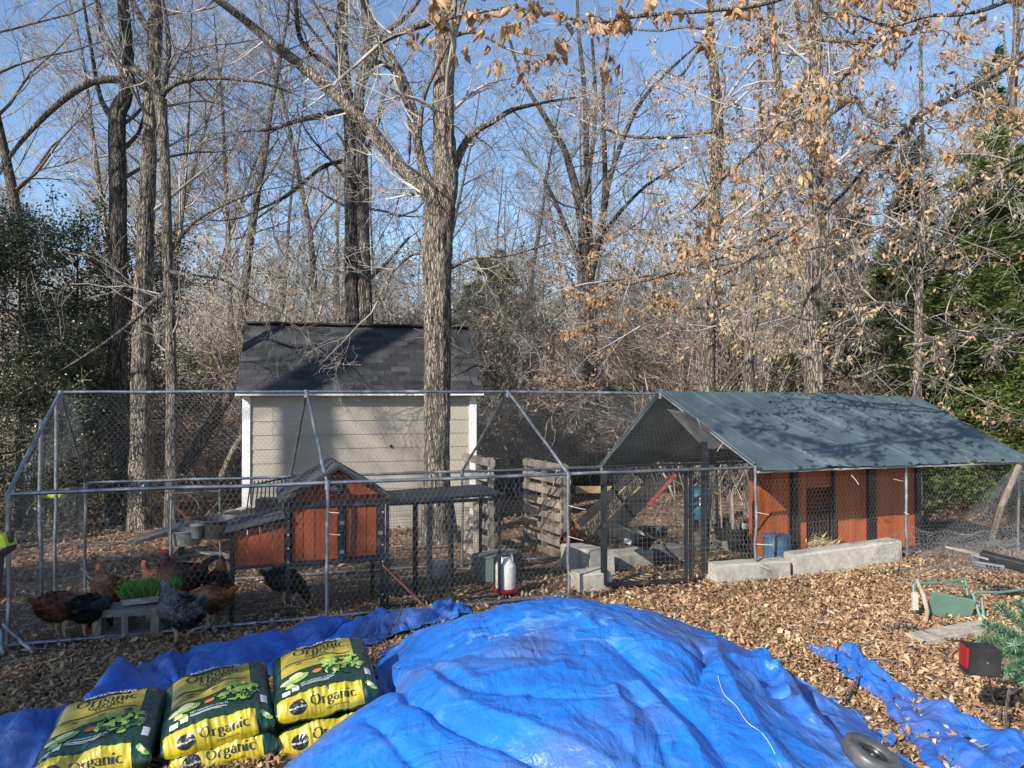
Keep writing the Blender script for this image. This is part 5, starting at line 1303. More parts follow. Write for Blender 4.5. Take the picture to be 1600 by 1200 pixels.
# roof panels
def roofpan(a0, z0, a1, z1, b0, b1, name='roof_panel', th=.022):
    mb = MB(); n = Vector((-(z1-z0), 0, a1-a0)).normalized()*th
    q = []
    for (a, z) in ((a0, z0), (a1, z1)):
        for b in (b0, b1):
            q.append(cp_(a, b, z)); q.append(cp_(a, b, z)+Rc @ Vector((n.x, 0, n.z)))
    mb.add(q, [(0, 2, 3, 1), (4, 5, 7, 6), (0, 1, 5, 4), (2, 6, 7, 3), (0, 4, 6, 2), (1, 3, 7, 5)])
    return mb.build(name, M('roofing_felt_'+name, (.03, .034, .04), (.05, .054, .06), scale=60, rough=.75, bump=.4, bscale=160), coop)
roofpan(-.08, 1.035, pkx, pkz, -.1, CD+.12); roofpan(pkx, pkz, CW+.06, 1.04, -.1, CD+.12)
bar(cp_(-.075, -.09, 1.025), cp_(pkx, -.09, pkz-.012), .02, 'barge_board', d=.03); bar(cp_(pkx, -.09, pkz-.012), cp_(CW+.055, -.09, 1.03), .02, 'barge_board', d=.03)
# round vent
RX = Rc @ Matrix.Rotation(pi/2, 3, 'X')
vt = MB().lathe(cp_(.42, -.02, 1.13), [(.0, -.02), (.052, -.02), (.066, -.012), (.066, .012), (.052, .02), (.0, .02)], 24, RX).build('round_vent', m_black, coop, True)
for k in range(5):
    z = -.036+k*.018; w = sqrt(.05**2-z*z); MB().beam(cp_(.42-w, -.046, 1.13+z), cp_(.42+w, -.046, 1.13+z), .008, .006).build('vent_slat', m_grey, vt)
# hinges and latch
for z in (.82, .56):
    hg = MB().box(cp_(.465, -.03, z), (.035, .005, .035), Rc).build('hinge', m_galv, coop)
MB().box(cp_(CW-.02, -.032, .71), (.04, .01, .035), Rc).build('latch', m_grey, coop)
for a, z in ((0, .86), (0, .74), (CW, .9), (CW, .6), (0, .5), (CW, .15), (0, .12), (CW, .45), (0, .62)):
    MB().lathe(cp_(a, -.03, z), [(.006, -.004), (.005, .004)], 8, RX).build('bolt_head', m_white, coop)
# nest box
NB = MB
nx0, nx1 = -.47, -.02
ntop = lambda a: .78+(a-nx0)/(nx1-nx0)*.085
pl(nx0+.025, nx1-.01, .485, 0, 4, .004, top=ntop); pl(.03, .5, .485, .77, 4, nx0, ax='v')
bar(cp_(nx0, -.008, -.02), cp_(nx0, -.008, ntop(nx0)), .03, 'leg', up=cn); bar(cp_(nx0, .5, -.2), cp_(nx0, .5, ntop(nx0)), .03, 'leg', up=cn)
bar(cp_(nx0+.015, -.006, .475), cp_(nx1, -.006, .475), .024, d=.025); bar(cp_(nx0, -.006, ntop(nx0)+.008), cp_(nx1, -.006, ntop(nx1)+.008), .024, d=.024)
mb = MB(); a, b = nx0-.05, nx1-.005
roofpan(a, ntop(nx0)+.012, b, ntop(nx1)+.03, -.07, .56, 'nest_lid', .016)
mb = MB(); mb.box(cp_((nx0+nx1)/2, .26, .49), (.44, .48, .015), Rc); mb.build('nest_floor', m_orange, coop)
pl(.02, .48, .48, .86, 3, -.02, ax='v')
# plank ramp for the hens
bar(Vector(P(598, 882, 7.0)), Vector(P(668, 950, 7.1)), .12, 'ramp', m_rust, d=.015)
bar(Vector(P(666, 940, 7.0)), Vector(P(673, 962, 6.9)), .014, 'ramp_foot', m_rust)
# attached low run with black lid
rz0 = .83
R0 = cp_(CW+.02, -.01, 0); rdir = cu
def rp(a, b, z): return cp_(CW+.02+a, b, z)
RL = 1.14
lid = MB().box(rp(RL/2, .33, 1.0), (RL, .76, .022), Rc @ Matrix.Rotation(radians(-1.5), 3, 'Y')).build('run_lid', m_black, coop)
for a, b in ((0.03, 0), (.42, 0), (.62, 0), (RL-.03, 0), (.42, .66), (RL-.03, .66), (.8, .66)): bar(rp(a, b, -.1), rp(a, b, .985), .03 if a != .42 else .045, 'run_post', up=cn)
for b in (0, .66):
    bar(rp(.05, b, .965), rp(RL-.05, b, .965), .026, d=.03); bar(rp(.05, b, .03), rp(RL-.05, b, .03), .026)
bar(rp(RL-.03, .03, .965), rp(RL-.03, .63, .965), .026)
segobj('run_wire', welded(rp(.03, -.01, .03), rp(RL-.03, -.01, .03), rp(RL-.03, -.01, .9), rp(.03, -.01, .9), .028, .0009)+welded(rp(.03, .67, .03), rp(RL-.03, .67, .03), rp(RL-.03, .67, .9), rp(.03, .67, .9), .028, .0009), m_bwire, coop, 9)['kind'] = 'stuff'
segobj('run_wire', welded(cp_(nx0, .0, .02), cp_(CW, .0, .02), cp_(CW, .0, .46), cp_(nx0, .0, .46), .028, .0008), m_bwire, coop, 9)['kind'] = 'stuff'
# ---------------------------------------------------------------- red-orange coop under the grey tarp
c2 = T('chicken_coop', 'wide bright orange plank hen house with black posts under the grey tarp roof', 'hen house', (4, 9.7, 0), 0)
du = Vector((.949, .313, 0)); dn = Vector((-.313, .949, 0))
D0 = onfront(1180)+dn*.62
KS = .865
def dp(a, b, z): return D0+du*(.63+a*KS)+dn*b+Vector((0, 0, z))
Rd = Matrix((du, dn, Vector((0, 0, 1)))).transposed()
gL = 2.42
def planks2(a0, a1, z0, z1, b, n, parent=c2):
    for i in range(n):
        x0 = a0+(a1-a0)*i/n; w = (a1-a0)/n
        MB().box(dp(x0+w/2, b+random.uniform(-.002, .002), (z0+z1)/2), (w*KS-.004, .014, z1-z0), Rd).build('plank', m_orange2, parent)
g_ = -.02
MB().box(dp(.03, .21, .6), (.02, .4, 1.1), Rd).build('side_wall', m_orange2, c2); planks2(.03, .33, .08, 1.12, 0, 3); planks2(.42, .60, .08, 1.12, 0, 2); planks2(1.02, 1.62, .08, 1.12, .0, 6); planks2(1.72, 2.46, .08, 1.12, -.02, 4)
planks2(.60, 1.02, .86, 1.12, 0, 4)
for a, w in ((.375, .07), (1.02, .03), (1.67, .1), (2.5, .07)):
    MB().beam(dp(a, -.035, -.05), dp(a, -.035, 1.15), w, .05, up=dn).build('frame_post', m_black, c2)
MB().beam(dp(0, -.03, 1.13), dp(2.48, -.03, 1.13), .04, .06).build('frame_rail', m_black, c2); MB().beam(dp(0.42, -.03, .06), dp(2.48, -.03, .06), .04, .05).build('frame_rail', m_black, c2)
MB().box(dp(1.45, .42, .6), (1.74, .02, 1.1), Rd).build('back_wall', m_orange2, c2); MB().box(dp(2.45, .21, .6), (.02, .4, 1.1), Rd).build('side_wall', m_orange2, c2)
MB().box(dp(1.24, .2, 1.17), (2.2, .5, .03), Rd).build('flat_roof', m_black, c2); MB().box(dp(1.24, .2, .04), (2.1, .4, .03), Rd).build('floor', m_wood, c2)
bx = dp(2.62, .05, 0)
MB().beam(bx, bx+Vector((0, 0, .33)), .14, .12, up=dn).build('corner_block', m_black, c2)
segobj('window_mesh', welded(dp(.62, -.05, .1), dp(1.02, -.05, .1), dp(1.02, -.05, .72), dp(.62, -.05, .72), .04, .0012), m_wire, c2, 9)['kind'] = 'stuff'
hn = dp(.82, -.0, .1)
rn = np.random.default_rng(3); n = 900; A = rdirs(n, rn, .5); O = np.array(hn)[None]+rn.normal(0, 1, (n, 3))*np.array([.1, .06, .06]); O[:, 2] = np.abs(O[:, 2]-.1)+.1; V, Q = blades(O, A, ortho(A, rn), .08+.06*rn.random(n), np.full(n, .003), .2)
hs = link('hay_nest', npmesh('hay_nest', V, Q), m_straw); tag(hs, 'pale hay heaped in the opening of the tarp-covered hen house', 'hay', kind='stuff')
# corrugated small roof inside the gable
cg = T('corrugated_roof', 'small grey corrugated sheet roof inside the gable of the run', 'roof sheet', P(1080, 700, 9.0), 0)
def corr(u, v):
    a = Vector(P(1043, 640, 9.2)).lerp(Vector(P(1100, 700, 9.0)), v); b = Vector(P(1075, 645, 8.6)).lerp(Vector(P(1148, 700, 8.5)), v)
    q = a.lerp(b, u); q.z += .012*sin(u*60); return q
MB().grid(corr, 60, 6).build('corrugated_sheet', m_grey, cg, thick=.003)
for px, D in ((1105, 9.0),): MB().beam(P(px, 870, D), P(px, 700, D), .05, .05, up=(0, 1, 0)).build('support_post', m_black, cg)
# ---------------------------------------------------------------- concrete beams and blocks
def conc(label, pxa, pya, pxb, pyb, D0_, D1_, w, h, m=m_conc, name='concrete_beam', cat='concrete block', hollow=False):
    a = Vector(P(pxa, pya, D0_)); b = Vector(P(pxb, pyb, D1_)); a.z = gz(a.x, a.y)+h/2-.02; b.z = gz(b.x, b.y)+h/2-.02
    t = T(name, label, cat, (a+b)/2-Vector((0, 0, h/2)))
    d = (b-a); L = d.length; d.normalize(); x = d.cross(Vector((0, 0, 1))).normalized(); z = x.cross(d)
    nu = max(4, int(L/.08)); mb = MB()
    def ring(s):
        rr = []
        for (p, q) in ((-1, -.9), (-1, .85), (-.86, 1), (.86, 1), (1, .85), (1, -.9)):
            nn = noise.noise(Vector((s*6, p*2, q*2)))*.012
            rr.append(a+d*s+x*(w/2*p+nn)+z*(h/2*q+nn))
        return rr
    vs = []; fs = []
    for i in range(nu+1): vs += ring(L*i/nu)
    for i in range(nu):
        for k in range(6): fs.append((i*6+k, i*6+(k+1) % 6, (i+1)*6+(k+1) % 6, (i+1)*6+k))
    fs.append((5, 4, 3, 2, 1, 0)); fs.append(tuple(nu*6+k for k in range(6)))
    mb.add(vs, fs).build('block', m, t, False); return t
fl1, fl2, fl3 = onfront(1112)-dn*.02, onfront(1228), onfront(1398)
def onl(px, off): return onfront(px)+dn*off
conc('left pale concrete beam on the ground along the tarp-covered bay', 1112, 880, 1226, 880, onl(1112, .05).y, onl(1226, .05).y, .2, .22)
conc('longer pale concrete beam right of the black gap under the tarp', 1234, 880, 1398, 880, onl(1234, .06).y, onl(1398, .06).y, .2, .27)
MB_ = conc('upper slanting concrete block beside the brown hen', 893, 850, 942, 850, 9.6, 8.6, .28, .3)
conc('lower concrete block in front of the slanting one left of the gate', 898, 880, 945, 880, 7.75, 7.9, .25, .2)
conc('pale concrete block inside the run behind the black tub', 958, 850, 1010, 850, 9.2, 9.4, .3, .22)
conc('long low concrete block inside the run right of the black tub', 1010, 850, 1060, 850, 9.7, 10.0, .25, .2, m_conc2)
conc('weathered concrete block near the foot of the shorter pallet', 752, 860, 800, 850, 9.3, 9.8, .3, .24, m_conc2)
conc('concrete block behind the low wire run, partly hidden', 676, 860, 700, 860, 8.8, 9.0, .2, .2)
conc('block standing behind the teal feeder inside the run', 1140, 830, 1165, 830, 10.6, 10.8, .25, .3, m_conc2)
conc('flat grey block at the far left edge of the yard', 45, 805, 58, 800, 13, 13.4, .4, .5, m_conc2)
m_gteal = M('grey_teal_plastic', (.1, .15, .14), (.08, .12, .115), rough=.5)
# grey-green storage box
t = T('storage_box', 'grey green box left of the white waterer', 'box', P(762, 900, 7.9)); c = Vector(P(762, 888, 7.9)); MB().box(c, (.15, .2, .25), None, .01).build('box_body', m_gteal, t); MB().box(c+Vector((0, 0, .13)), (.19, .22, .02), None, .004).build('box_lid', m_gteal, t)
# ---------------------------------------------------------------- waterer
wb = Vector(P(790, 918, 7.55)); wb.z = gz(wb.x, wb.y)+.05
t = T('poultry_waterer', 'white plastic poultry waterer with red base standing on the ground', 'waterer', wb)
MB().lathe(wb, [(.02, 0), (.1, 0), (.112, .018), (.112, .032), (.095, .03), (.09, .02), (.02, .02)], 24).build('red_tray', m_red, t, True)
MB().lathe(wb, [(.078, .03), (.08, .2), (.075, .225), (.05, .255), (.045, .27), (.02, .272)], 24).build('bottle', m_whitep, t, True)
MB().tube([wb+Vector((-.055, 0, .24)), wb+Vector((-.045, 0, .31)), wb+Vector((-.03, 0, .27))], .008, 6).build('handle', m_whitep, t); MB().tube([wb+Vector((.055, 0, .24)), wb+Vector((.045, 0, .31)), wb+Vector((.03, 0, .27))], .008, 6).build('handle', m_whitep, t)
for k in range(3):
    a = k*2.09-.5; MB().tube([wb+Vector((.09*cos(a), .09*sin(a), .01)), wb+Vector((.11*cos(a), .11*sin(a), -.06))], .011, 6).build('foot', m_red, t)
t.scale = (1.25, 1.25, 1.2)
# ---------------------------------------------------------------- pallets
def pallet(label, pa, pb, ztop, zlow, nrow, D, mats=m_wood, tilt=0):
    a = Vector(P(*pa)); b = Vector(P(*pb)); z0 = min(gz(a.x, a.y), gz(b.x, b.y)); a.z = b.z = z0
    t = T('pallet', label, 'pallet', (a+b)/2); d = (b-a); L = d.length; d.normalize(); n = Vector((-d.y, d.x, 0)); H = ztop-z0
    for k in range(nrow):
        z = z0+.04+(H-.1)*k/(nrow-1)
        for s_ in (-.045, .045):
            MB().beam(a+n*s_+Vector((0, 0, z-z0)), b+n*s_+Vector((0, 0, z-z0+random.uniform(-.01, .01))), .018, .09).build('slat', mats, t)
    for f in (.03, .5, .97):
        q = a.lerp(b, f); MB().beam(q+Vector((0, 0, 0)), q+Vector((0, 0, H)), .07, .04, up=d).build('stringer', mats, t)
    return t
pallet('narrow weathered pallet standing upright by the shed right corner', (728, 830, 11.0), (768, 830, 10.2), 1.12, 0, 7, 10.6, m_woodw)
pallet('wider brown pallet standing upright behind the waterer', (822, 820, 11.4), (882, 830, 10.4), 1.02, 0, 8, 10.6, m_wood)
o = MB().beam(PG(745, 870), PG(745, 870)+Vector((0, 0, .95)), .1, .05, up=(0, 1, 0), bev=.004).build('upright_board', m_woodw); tag(o, 'grey upright board in front of the narrow pallet', 'board')
o = MB().beam(PG(886, 845), PG(886, 845)+Vector((0, 0, 1.0)), .12, .04, up=(0, 1, 0), bev=.004).build('upright_board', m_woody); tag(o, 'yellowish upright board at the right end of the wider pallet', 'board')
o = MB().beam(Vector(P(900, 765, 11.5)), Vector(P(1000, 765, 11.8)), .05, .1).build('cross_board', m_woody); tag(o, 'yellowish horizontal board behind the run, right of the pallet', 'board')
# dark boards leaning diagonally
t = T('leaning_boards', 'dark boards leaning diagonally behind the gate, lit along their edges', 'boards', P(960, 820, 9.8))
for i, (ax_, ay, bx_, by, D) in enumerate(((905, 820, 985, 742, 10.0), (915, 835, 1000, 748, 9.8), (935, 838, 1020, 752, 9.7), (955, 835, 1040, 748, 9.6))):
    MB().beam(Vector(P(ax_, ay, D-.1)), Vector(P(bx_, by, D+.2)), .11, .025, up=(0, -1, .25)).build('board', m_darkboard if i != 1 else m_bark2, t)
o = MB().beam(Vector(P(1012, 790, 9.4)), Vector(P(1056, 742, 9.6)), .045, .03, up=(0, -1, .6)).build('red_rail', m_redrust); tag(o, 'red painted rail slanting up behind the gate mesh', 'rail')
# ---------------------------------------------------------------- barrels and tubs
def barrel(label, px, py, D, r, h, m, z=None, lid=True):
    c = Vector(P(px, py, D)); c.z = gz(c.x, c.y) if z is None else z
    t = T('barrel', label, 'barrel', c)
    MB().lathe(c, [(r*.86, 0), (r*.95, h*.08), (r, h*.3), (r*1.02, h*.34), (r, h*.38), (r, h*.7), (r*1.02, h*.74), (r*.98, h*.8), (r*.98, h*.95)], 24).build('drum', m, t, True)
    if lid: MB().lathe(c+Vector((0, 0, h*.94)), [(r*1.03, 0), (r*1.03, h*.06), (r*.7, h*.1), (r*.2, h*.11)], 24).build('lid', m, t, True)
    return t
barrel('blue plastic barrel standing on the ground before the orange planks', 1214, 850, 8.75, .155, .36, m_bluep)
t = barrel('teal hanging feeder drum beside the dark gate post', 1092, 805, 8.55, .135, .33, m_teal, z=P(1092, 810, 8.55).z, lid=True)
c = Vector(P(1096, 783, 8.38)); MB().box(c, (.05, .008, .09)).build('paper_label', m_white, t)
for px in (1081, 1101): MB().lathe(P(px, 800, 8.42), [(.006, -.01), (.025, -.008), (.025, .008), (.006, .01)], 12, Matrix.Rotation(pi/2, 3, 'X')).build('spout', m_whitep, t)
MB().beam(P(1088, 830, 8.6), P(1088, 810, 8.6), .04, .04, up=(0, 1, 0)).build('drum_stand', m_black, t)
def tub(label, px, py, D, rx, ry, h, m, rot=None, rim=True):
    c = Vector(P(px, py, D)); g = gz(c.x, c.y); c.z = max(c.z, g)
    t = T('tub', label, 'tub', c)
    MB().lathe(c, [(.02, .01), (.8, .01), (.8, 0), (.86, 0), (1, h), (1.06, h), (1.06, h*1.08), (.96, h*1.08), (.8, .03), (.02, .03)], 26, rot, rx, ry).build('tub_shell', m, t, True)
    return t
tub('black rubber tub tipped toward the gate with a white sticker', 987, 848, 8.9, .24, .2, .14, m_blackp, Matrix.Rotation(radians(22), 3, 'Y'))
o = MB().box(P(981, 846, 8.63), (.08, .006, .05), Matrix.Rotation(radians(18), 3, 'Y')).build('sticker', m_white); tag(o, 'white sticker on the tipped black tub', 'sticker')
tub('wide black tub on the ground left of the barrel', 1150, 842, 10.2, .3, .25, .16, m_blackp)
tub('low black feed pan lying near the netted blocks', 1020, 838, 10.4, .2, .2, .1, m_blackp)
o = MB().lathe(P(972, 838, 9.9), [(.06, 0), (.075, .15), (.078, .16), (.01, .16)], 16).build('small_bucket', m_galv, None, True); tag(o, 'small grey metal bucket on a block behind the tub', 'bucket')
o = MB().tube([P(1146, 845, 10.1), P(1144, 770, 10.3)], .018, 8).build('tool_handle', m_wood); tag(o, 'wooden tool handle standing up out of the wide tub', 'handle')
o = MB().tube([P(1128, 835, 10.3), P(1125, 750, 10.6)], .01, 6).build('garden_stake', m_wood); tag(o, 'thin stake behind the teal feeder', 'stake')
# tools on ground in gate bay
t = T('garden_fork', 'dark garden fork lying on the ground inside the gate', 'garden fork', PG(1015, 875))
MB().tube([PG(1042, 845)+Vector((0, 0, .12)), PG(1012, 872)+Vector((0, 0, .04))], .012, 6).build('handle', m_wood, t)
for dx in (-10, -3, 4, 11): MB().tube([PG(1012, 872)+Vector((0, 0, .04)), PG(1012+dx*.8, 880+abs(dx)*.2)+Vector((0, 0, .03)), PG(1010+dx, 886)+Vector((0, 0, .01))], .006, 5).build('tine', m_grey, t)
# little black and yellow ladder
t = T('toy_ladder', 'small black ladder with yellow rungs lying flat before the gate', 'ladder', PG(985, 910))
la, lb = PG(968, 914), PG(1002, 899); lc, ld = PG(995, 918), PG(1028, 902)
for a, b in ((la, lb), (lc, ld)): MB().beam(a+Vector((0, 0, .03)), b+Vector((0, 0, .03)), .02, .02).build('side_rail', m_blackp, t)
for k in range(5): f = (k+.5)/5; MB().beam(la.lerp(lb, f)+Vector((0, 0, .032)), lc.lerp(ld, f)+Vector((0, 0, .032)), .014, .01).build('rung', m_woody, t)
# netting-wrapped coil inside the gate bay
def wirepile(label, c, sx, sy, h, seed, cell=.05, r=.0012, name='netting_pile', nx_=1.0, m=m_wire, fold=1.0, parent=None):
    S0 = hexsegs(sx, sy, cell); rgn = random.Random(seed); o1 = rgn.random()*9
    def f(x, y):
        u = x/sx; v = y/sy
        nz = noise.noise(Vector((u*4+o1, v*4, seed)))*.5+.5; n2 = noise.noise(Vector((u*9, v*9+o1, seed+3)))
        return np.array([c[0]+(u-.5)*sx*nx_+.08*n2*fold, c[1]+(v-.5)*sy*nx_+.1*noise.noise(Vector((u*5, v*7, seed+9)))*fold, 0]), h*(nz**1.3*1.3)*min(1, 5*min(u, 1-u)+.15)*min(1, 5*min(v, 1-v)+.15)+abs(n2)*h*.3
    rows_ = []
    for x0, y0, x1, y1 in S0:
        a, ha = f(x0, y0); b, hb_ = f(x1, y1)
        rows_.append((a[0], a[1], gz(a[0], a[1])+.02+ha, b[0], b[1], gz(b[0], b[1])+.02+hb_, r, r))
    o = segobj(name, rows_, m, parent, 9); tag(o, label, 'wire netting', kind='stuff'); return o
wirepile('crumpled netting at the foot of the dark gate post', (PG(1090, 870).x, PG(1090, 870).y), .45, .7, .35, 4, .035)
wirepile('netting bunched over the blocks inside the gate', (PG(1010, 845).x, PG(1010, 845).y), 1.0, .6, .3, 5, .045)
wp = PG(1510, 905); wirepile('large heap of loose grey chicken wire at the right edge', (wp.x+.35, wp.y), 2.4, 1.9, .42, 6, .05, .0014)
wirepile('second sagging fold of chicken wire behind the heap', (wp.x+.75, wp.y+.4), 1.6, 1.0, .5, 7, .05, .0012)
pnet_ = segobj('netting_sheet', netquad(tuple(P(1440, 862, 8.4)), tuple(P(1640, 900, 8.3)), tuple(P(1660, 700, 8.9)), tuple(P(1590, 725, 9.0)), seed=3, sag=.09, r=.0014, cell=.05), m_wire, None, 9); tag(pnet_, 'slack sheet of chicken wire sloping down from the end of the run', 'wire netting', kind='stuff')
# ---------------------------------------------------------------- yard clutter beyond the left bay
t = T('metal_stand', 'rusty metal stand with crossed braces in front of the shed corner', 'stand', PG(300, 850))
q = [Vector(P(266, 860, 9.0)), Vector(P(345, 850, 9.3)), Vector(P(268, 772, 9.0)), Vector(P(343, 768, 9.3))]
for q_ in q[:2]: q_.z = gz(q_.x, q_.y)
for a, b in ((0, 2), (1, 3), (2, 3)): MB().tube([q[a], q[b]], .014, 6).build('stand_tube', m_grey, t)
for a, b in ((q[0].lerp(q[2], .3), q[3].lerp(q[1], .1)), (q[1].lerp(q[3], .3), q[2].lerp(q[0], .1))): MB().tube([a, b], .01, 6).build('cross_brace', m_rust, t)
for q_ in q: MB().tube([q_, q_+Vector((-.12, .35, 0))], .01, 6).build('stand_tube', m_grey, t)
tub('grey tub on the ground left of the black bucket', 290, 850, 9.2, .2, .18, .16, m_grey)
tub('shallow black tub full of scraps beside the coop', 340, 838, 9.0, .3, .24, .2, m_blackp)
b_ = Vector(P(309, 840, 8.8)); b_.z = max(b_.z, gz(b_.x, b_.y)); 
t = T('bucket', 'dented silver bucket with a lid knob beside the black tub', 'bucket', b_); MB().lathe(b_, [(.06, 0), (.085, .14), (.09, .145), (.085, .15), (.03, .17), (.01, .175)], 20).build('pail', m_galv, t, True); MB().tube([b_+Vector((0, 0, .17)), b_+Vector((0, 0, .2))], .012, 6).build('knob', m_rust, t)
t = T('scrap_boards', 'broken grey boards lying in front of the black tub', 'boards', PG(320, 870))
for i in range(6): 
    a = PG(306+i*4, 868+i*3)+Vector((0, 0, .05+.02*i)); MB().beam(a, a+Vector((.35, .12-.05*i, -.04)), .05, .015).build('board', m_woodw, t)
bt = PG(283, 870); o = MB().tube([bt, bt+Vector((0, 0, .35)), bt+Vector((.01, 0, .37)), bt+Vector((.01, 0, .42))], [.045, .04, .022, .02], 12).build('dark_post', m_darkboard, None, True); tag(o, 'short dark post with a blue top left of the grey tub', 'post')
o = MB().tube([bt+Vector((.01, 0, .42)), bt+Vector((.01, 0, .5))], .02, 10).build('blue_bottle', m_bluep, None, True); tag(o, 'blue bottle standing on the short dark post', 'bottle')
# rack of black bars left behind the coop
t = T('metal_rack', 'black metal rack of thin bars behind the coop roof', 'rack', P(410, 800, 8.5))
for k in range(12):
    MB().tube([P(385+k*7, 800-k, 8.6), P(392+k*6, 752-k*.6, 8.7)], .008, 5).build('rack_bar', m_blackp, t)
MB().tube([P(385, 760, 8.6), P(468, 742, 8.8)], .012, 6).build('rack_rail', m_blackp, t); MB().box(P(420, 792, 8.7), (.25, .2, .2), None, .01).build('rack_box', m_blackp, t)
# stump, panel and green lid far left
st_ = PG(105, 800); t = T('tree_stump', 'pale tree stump by the brush behind the left end of the run', 'stump', st_)
MB().lathe(st_, [(.33, -.05), (.27, .1), (.24, .4), (.2, .42)], 18).build('stump_wood', m_bark3, t, True)
q = PG(82, 812)
t = T('propped_board', 'dark two-tone panel propped against the stump', 'panel', q); MB().box(q+Vector((0, 0, .16)), (.42, .03, .32), Matrix.Rotation(-.3, 3, 'X'), .005).build('lower_panel', m_darkboard, t); MB().box(q+Vector((0.02, .06, .42)), (.4, .03, .22), Matrix.Rotation(-.3, 3, 'X'), .005).build('upper_panel', m_rust, t)
o = MB().box(P(84, 771, 12.0), (.42, .3, .09), Matrix.Rotation(.2, 3, 'X'), .03).build('lime_lid', m_lime); tag(o, 'lime green bucket lid resting above the dark panel', 'tray')
# lime tool at the left edge
lt = Vector(P(-12, 858, 3.6)); t = T('yard_tool', 'lime green tool housing with black grip at the left edge of the picture', 'tool', lt)
MB().box(Vector(P(-8, 850, 3.6)), (.15, .12, .085), Matrix.Rotation(-.25, 3, 'Y'), .02).build('housing', m_lime, t); MB().box(Vector(P(0, 862, 3.6)), (.12, .1, .05), Matrix.Rotation(-.6, 3, 'Y'), .015).build('housing_lower', m_blackp, t)
MB().lathe(P(16, 838, 3.6), [(.01, -.03), (.016, -.025), (.016, .025), (.01, .03)], 12).build('black_knob', m_blackp, t)
MB().tube([P(-4, 868, 3.6), P(-6, 900, 3.6), P(-14, 960, 3.6), P(-20, 1240, 3.6)], [.03, .026, .024, .02], 10).build('shaft', m_blackp, t, True)
# fallen log and leaning limbs in the woods at left
o = MB().tube([P(285, 740, 14), P(325, 670, 14.2), P(362, 610, 14.4), P(385, 560, 14.6)], [.12, .12, .1, .07], 10).build('leaning_log', m_bark2, None, True); tag(o, 'fallen trunk leaning diagonally left of the shed', 'log')
o = MB().tube([P(345, 745, 13.4), P(365, 700, 13.5), P(378, 680, 13.6)], [.05, .05, .04], 8).build('leaning_log', m_bark, None, True); tag(o, 'thin limb leaning close to the shed left corner', 'log')
# ---------------------------------------------------------------- cinder block, tray, grass
cb = Vector(P(203, 985, 6.35)); cb.z = gz(cb.x, cb.y)
yawb = radians(12); Rb = Matrix.Rotation(yawb, 3, 'Z')
t = T('cinder_block', 'two-hole cinder block lying on its side under the tray of grass', 'cinder block', cb)
def bb(c, s): return MB().box(cb+Rb @ Vector(c), s, Rb, .004)
Wc, Hc_, Dc = .50, .235, .25
mb = MB()
for c, s in (((0, 0, Hc_-.0275), (Wc, Dc, .055)), ((0, 0, .02), (Wc, Dc, .04)), ((-Wc/2+.0325, 0, Hc_/2-.0075), (.065, Dc, Hc_-.095)), ((Wc/2-.0325, 0, Hc_/2-.0075), (.065, Dc, Hc_-.095)), ((-.01, 0, Hc_/2-.0075), (.05, Dc, Hc_-.095))): mb.box(cb+Rb @ Vector(c), s, Rb)
mb.build('block_shell', m_conc2, t)
tc = cb+Rb @ Vector((.13, .1, Hc_+.02))
t = T('grass_tray', 'silver tray of growing green grass on the cinder block', 'tray', tc)
Rt = Matrix.Rotation(yawb+.05, 3, 'Z') @ Matrix.Rotation(radians(-3), 3, 'Y')
mb = MB(); w, d, h = .36, .24, .045
mb.box(tc, (w, d, .008), Rt)
for c, s in (((0, -d/2, h/2), (w+.02, .008, h)), ((0, d/2, h/2), (w+.02, .008, h)), ((-w/2, 0, h/2), (.008, d, h)), ((w/2, 0, h/2), (.008, d, h))): mb.box(tc+Rt @ Vector(c), s, Rt)
mb.box(tc+Rt @ Vector((0, -d/2-.008, h)), (w+.04, .02, .006), Rt)
mb.build('metal_tray', m_galv, t)
MB().box(tc+Rt @ Vector((0, 0, .022)), (w-.02, d-.02, .03), Rt).build('soil_fill', m_soil, t)
rn = np.random.default_rng(9); n = 2600; O = np.stack([(rn.random(n)-.5)*(w-.02), (rn.random(n)-.5)*(d-.02), np.full(n, .03)], 1); O = O@np.array(Rt).T+np.array(tc)
A = rn.normal(0, .22, (n, 3)); A[:, 2] = 1; A[:, :2] += (O-np.array(tc))[:, :2]*2.2; A /= np.linalg.norm(A, axis=1, keepdims=True); V, Q = blades(O, A, ortho(A, rn), .08+.075*rn.random(n), np.full(n, .0028), .25)
link('grass_blades', npmesh('grass_blades', inv_pts(V, t), Q), m_grass, t)['kind'] = 'stuff'
# ---------------------------------------------------------------- right foreground
# tyre
x, y = mpix(1340, 1180); tz = onsheet(x, y)+.02; nT = Vector((.35, -.15, .9)).normalized(); Rq = nT.to_track_quat('Z', 'Y').to_matrix()
x -= .0; tc_ = Vector((x+.02, y-.1, tz+.035))
t = T('rubber_ring', 'small worn black tyre lying on the blue tarp at the bottom edge', 'tyre', tc_)
prof = [(.098+.036*math.copysign(abs(cos(a))**.55, cos(a)), .037*math.copysign(abs(sin(a))**.75, sin(a))) for a in np.linspace(0, 2*pi, 17)]
mb = MB(); n = 40; vs = []; fs = []
for k in range(n):
    th = 2*pi*k/n
    for (r, z) in prof[:-1]: vs.append(tc_+Rq @ Vector((r*cos(th), r*sin(th), z)))
mm = 16
for k in range(n):
    for j in range(mm): a = k*mm+j; b = k*mm+(j+1) % mm; c = ((k+1) % n)*mm+(j+1) % mm; d = ((k+1) % n)*mm+j; fs.append((a, d, c, b))
mb.add(vs, fs).build('tyre_wall', m_rubber, t, True)
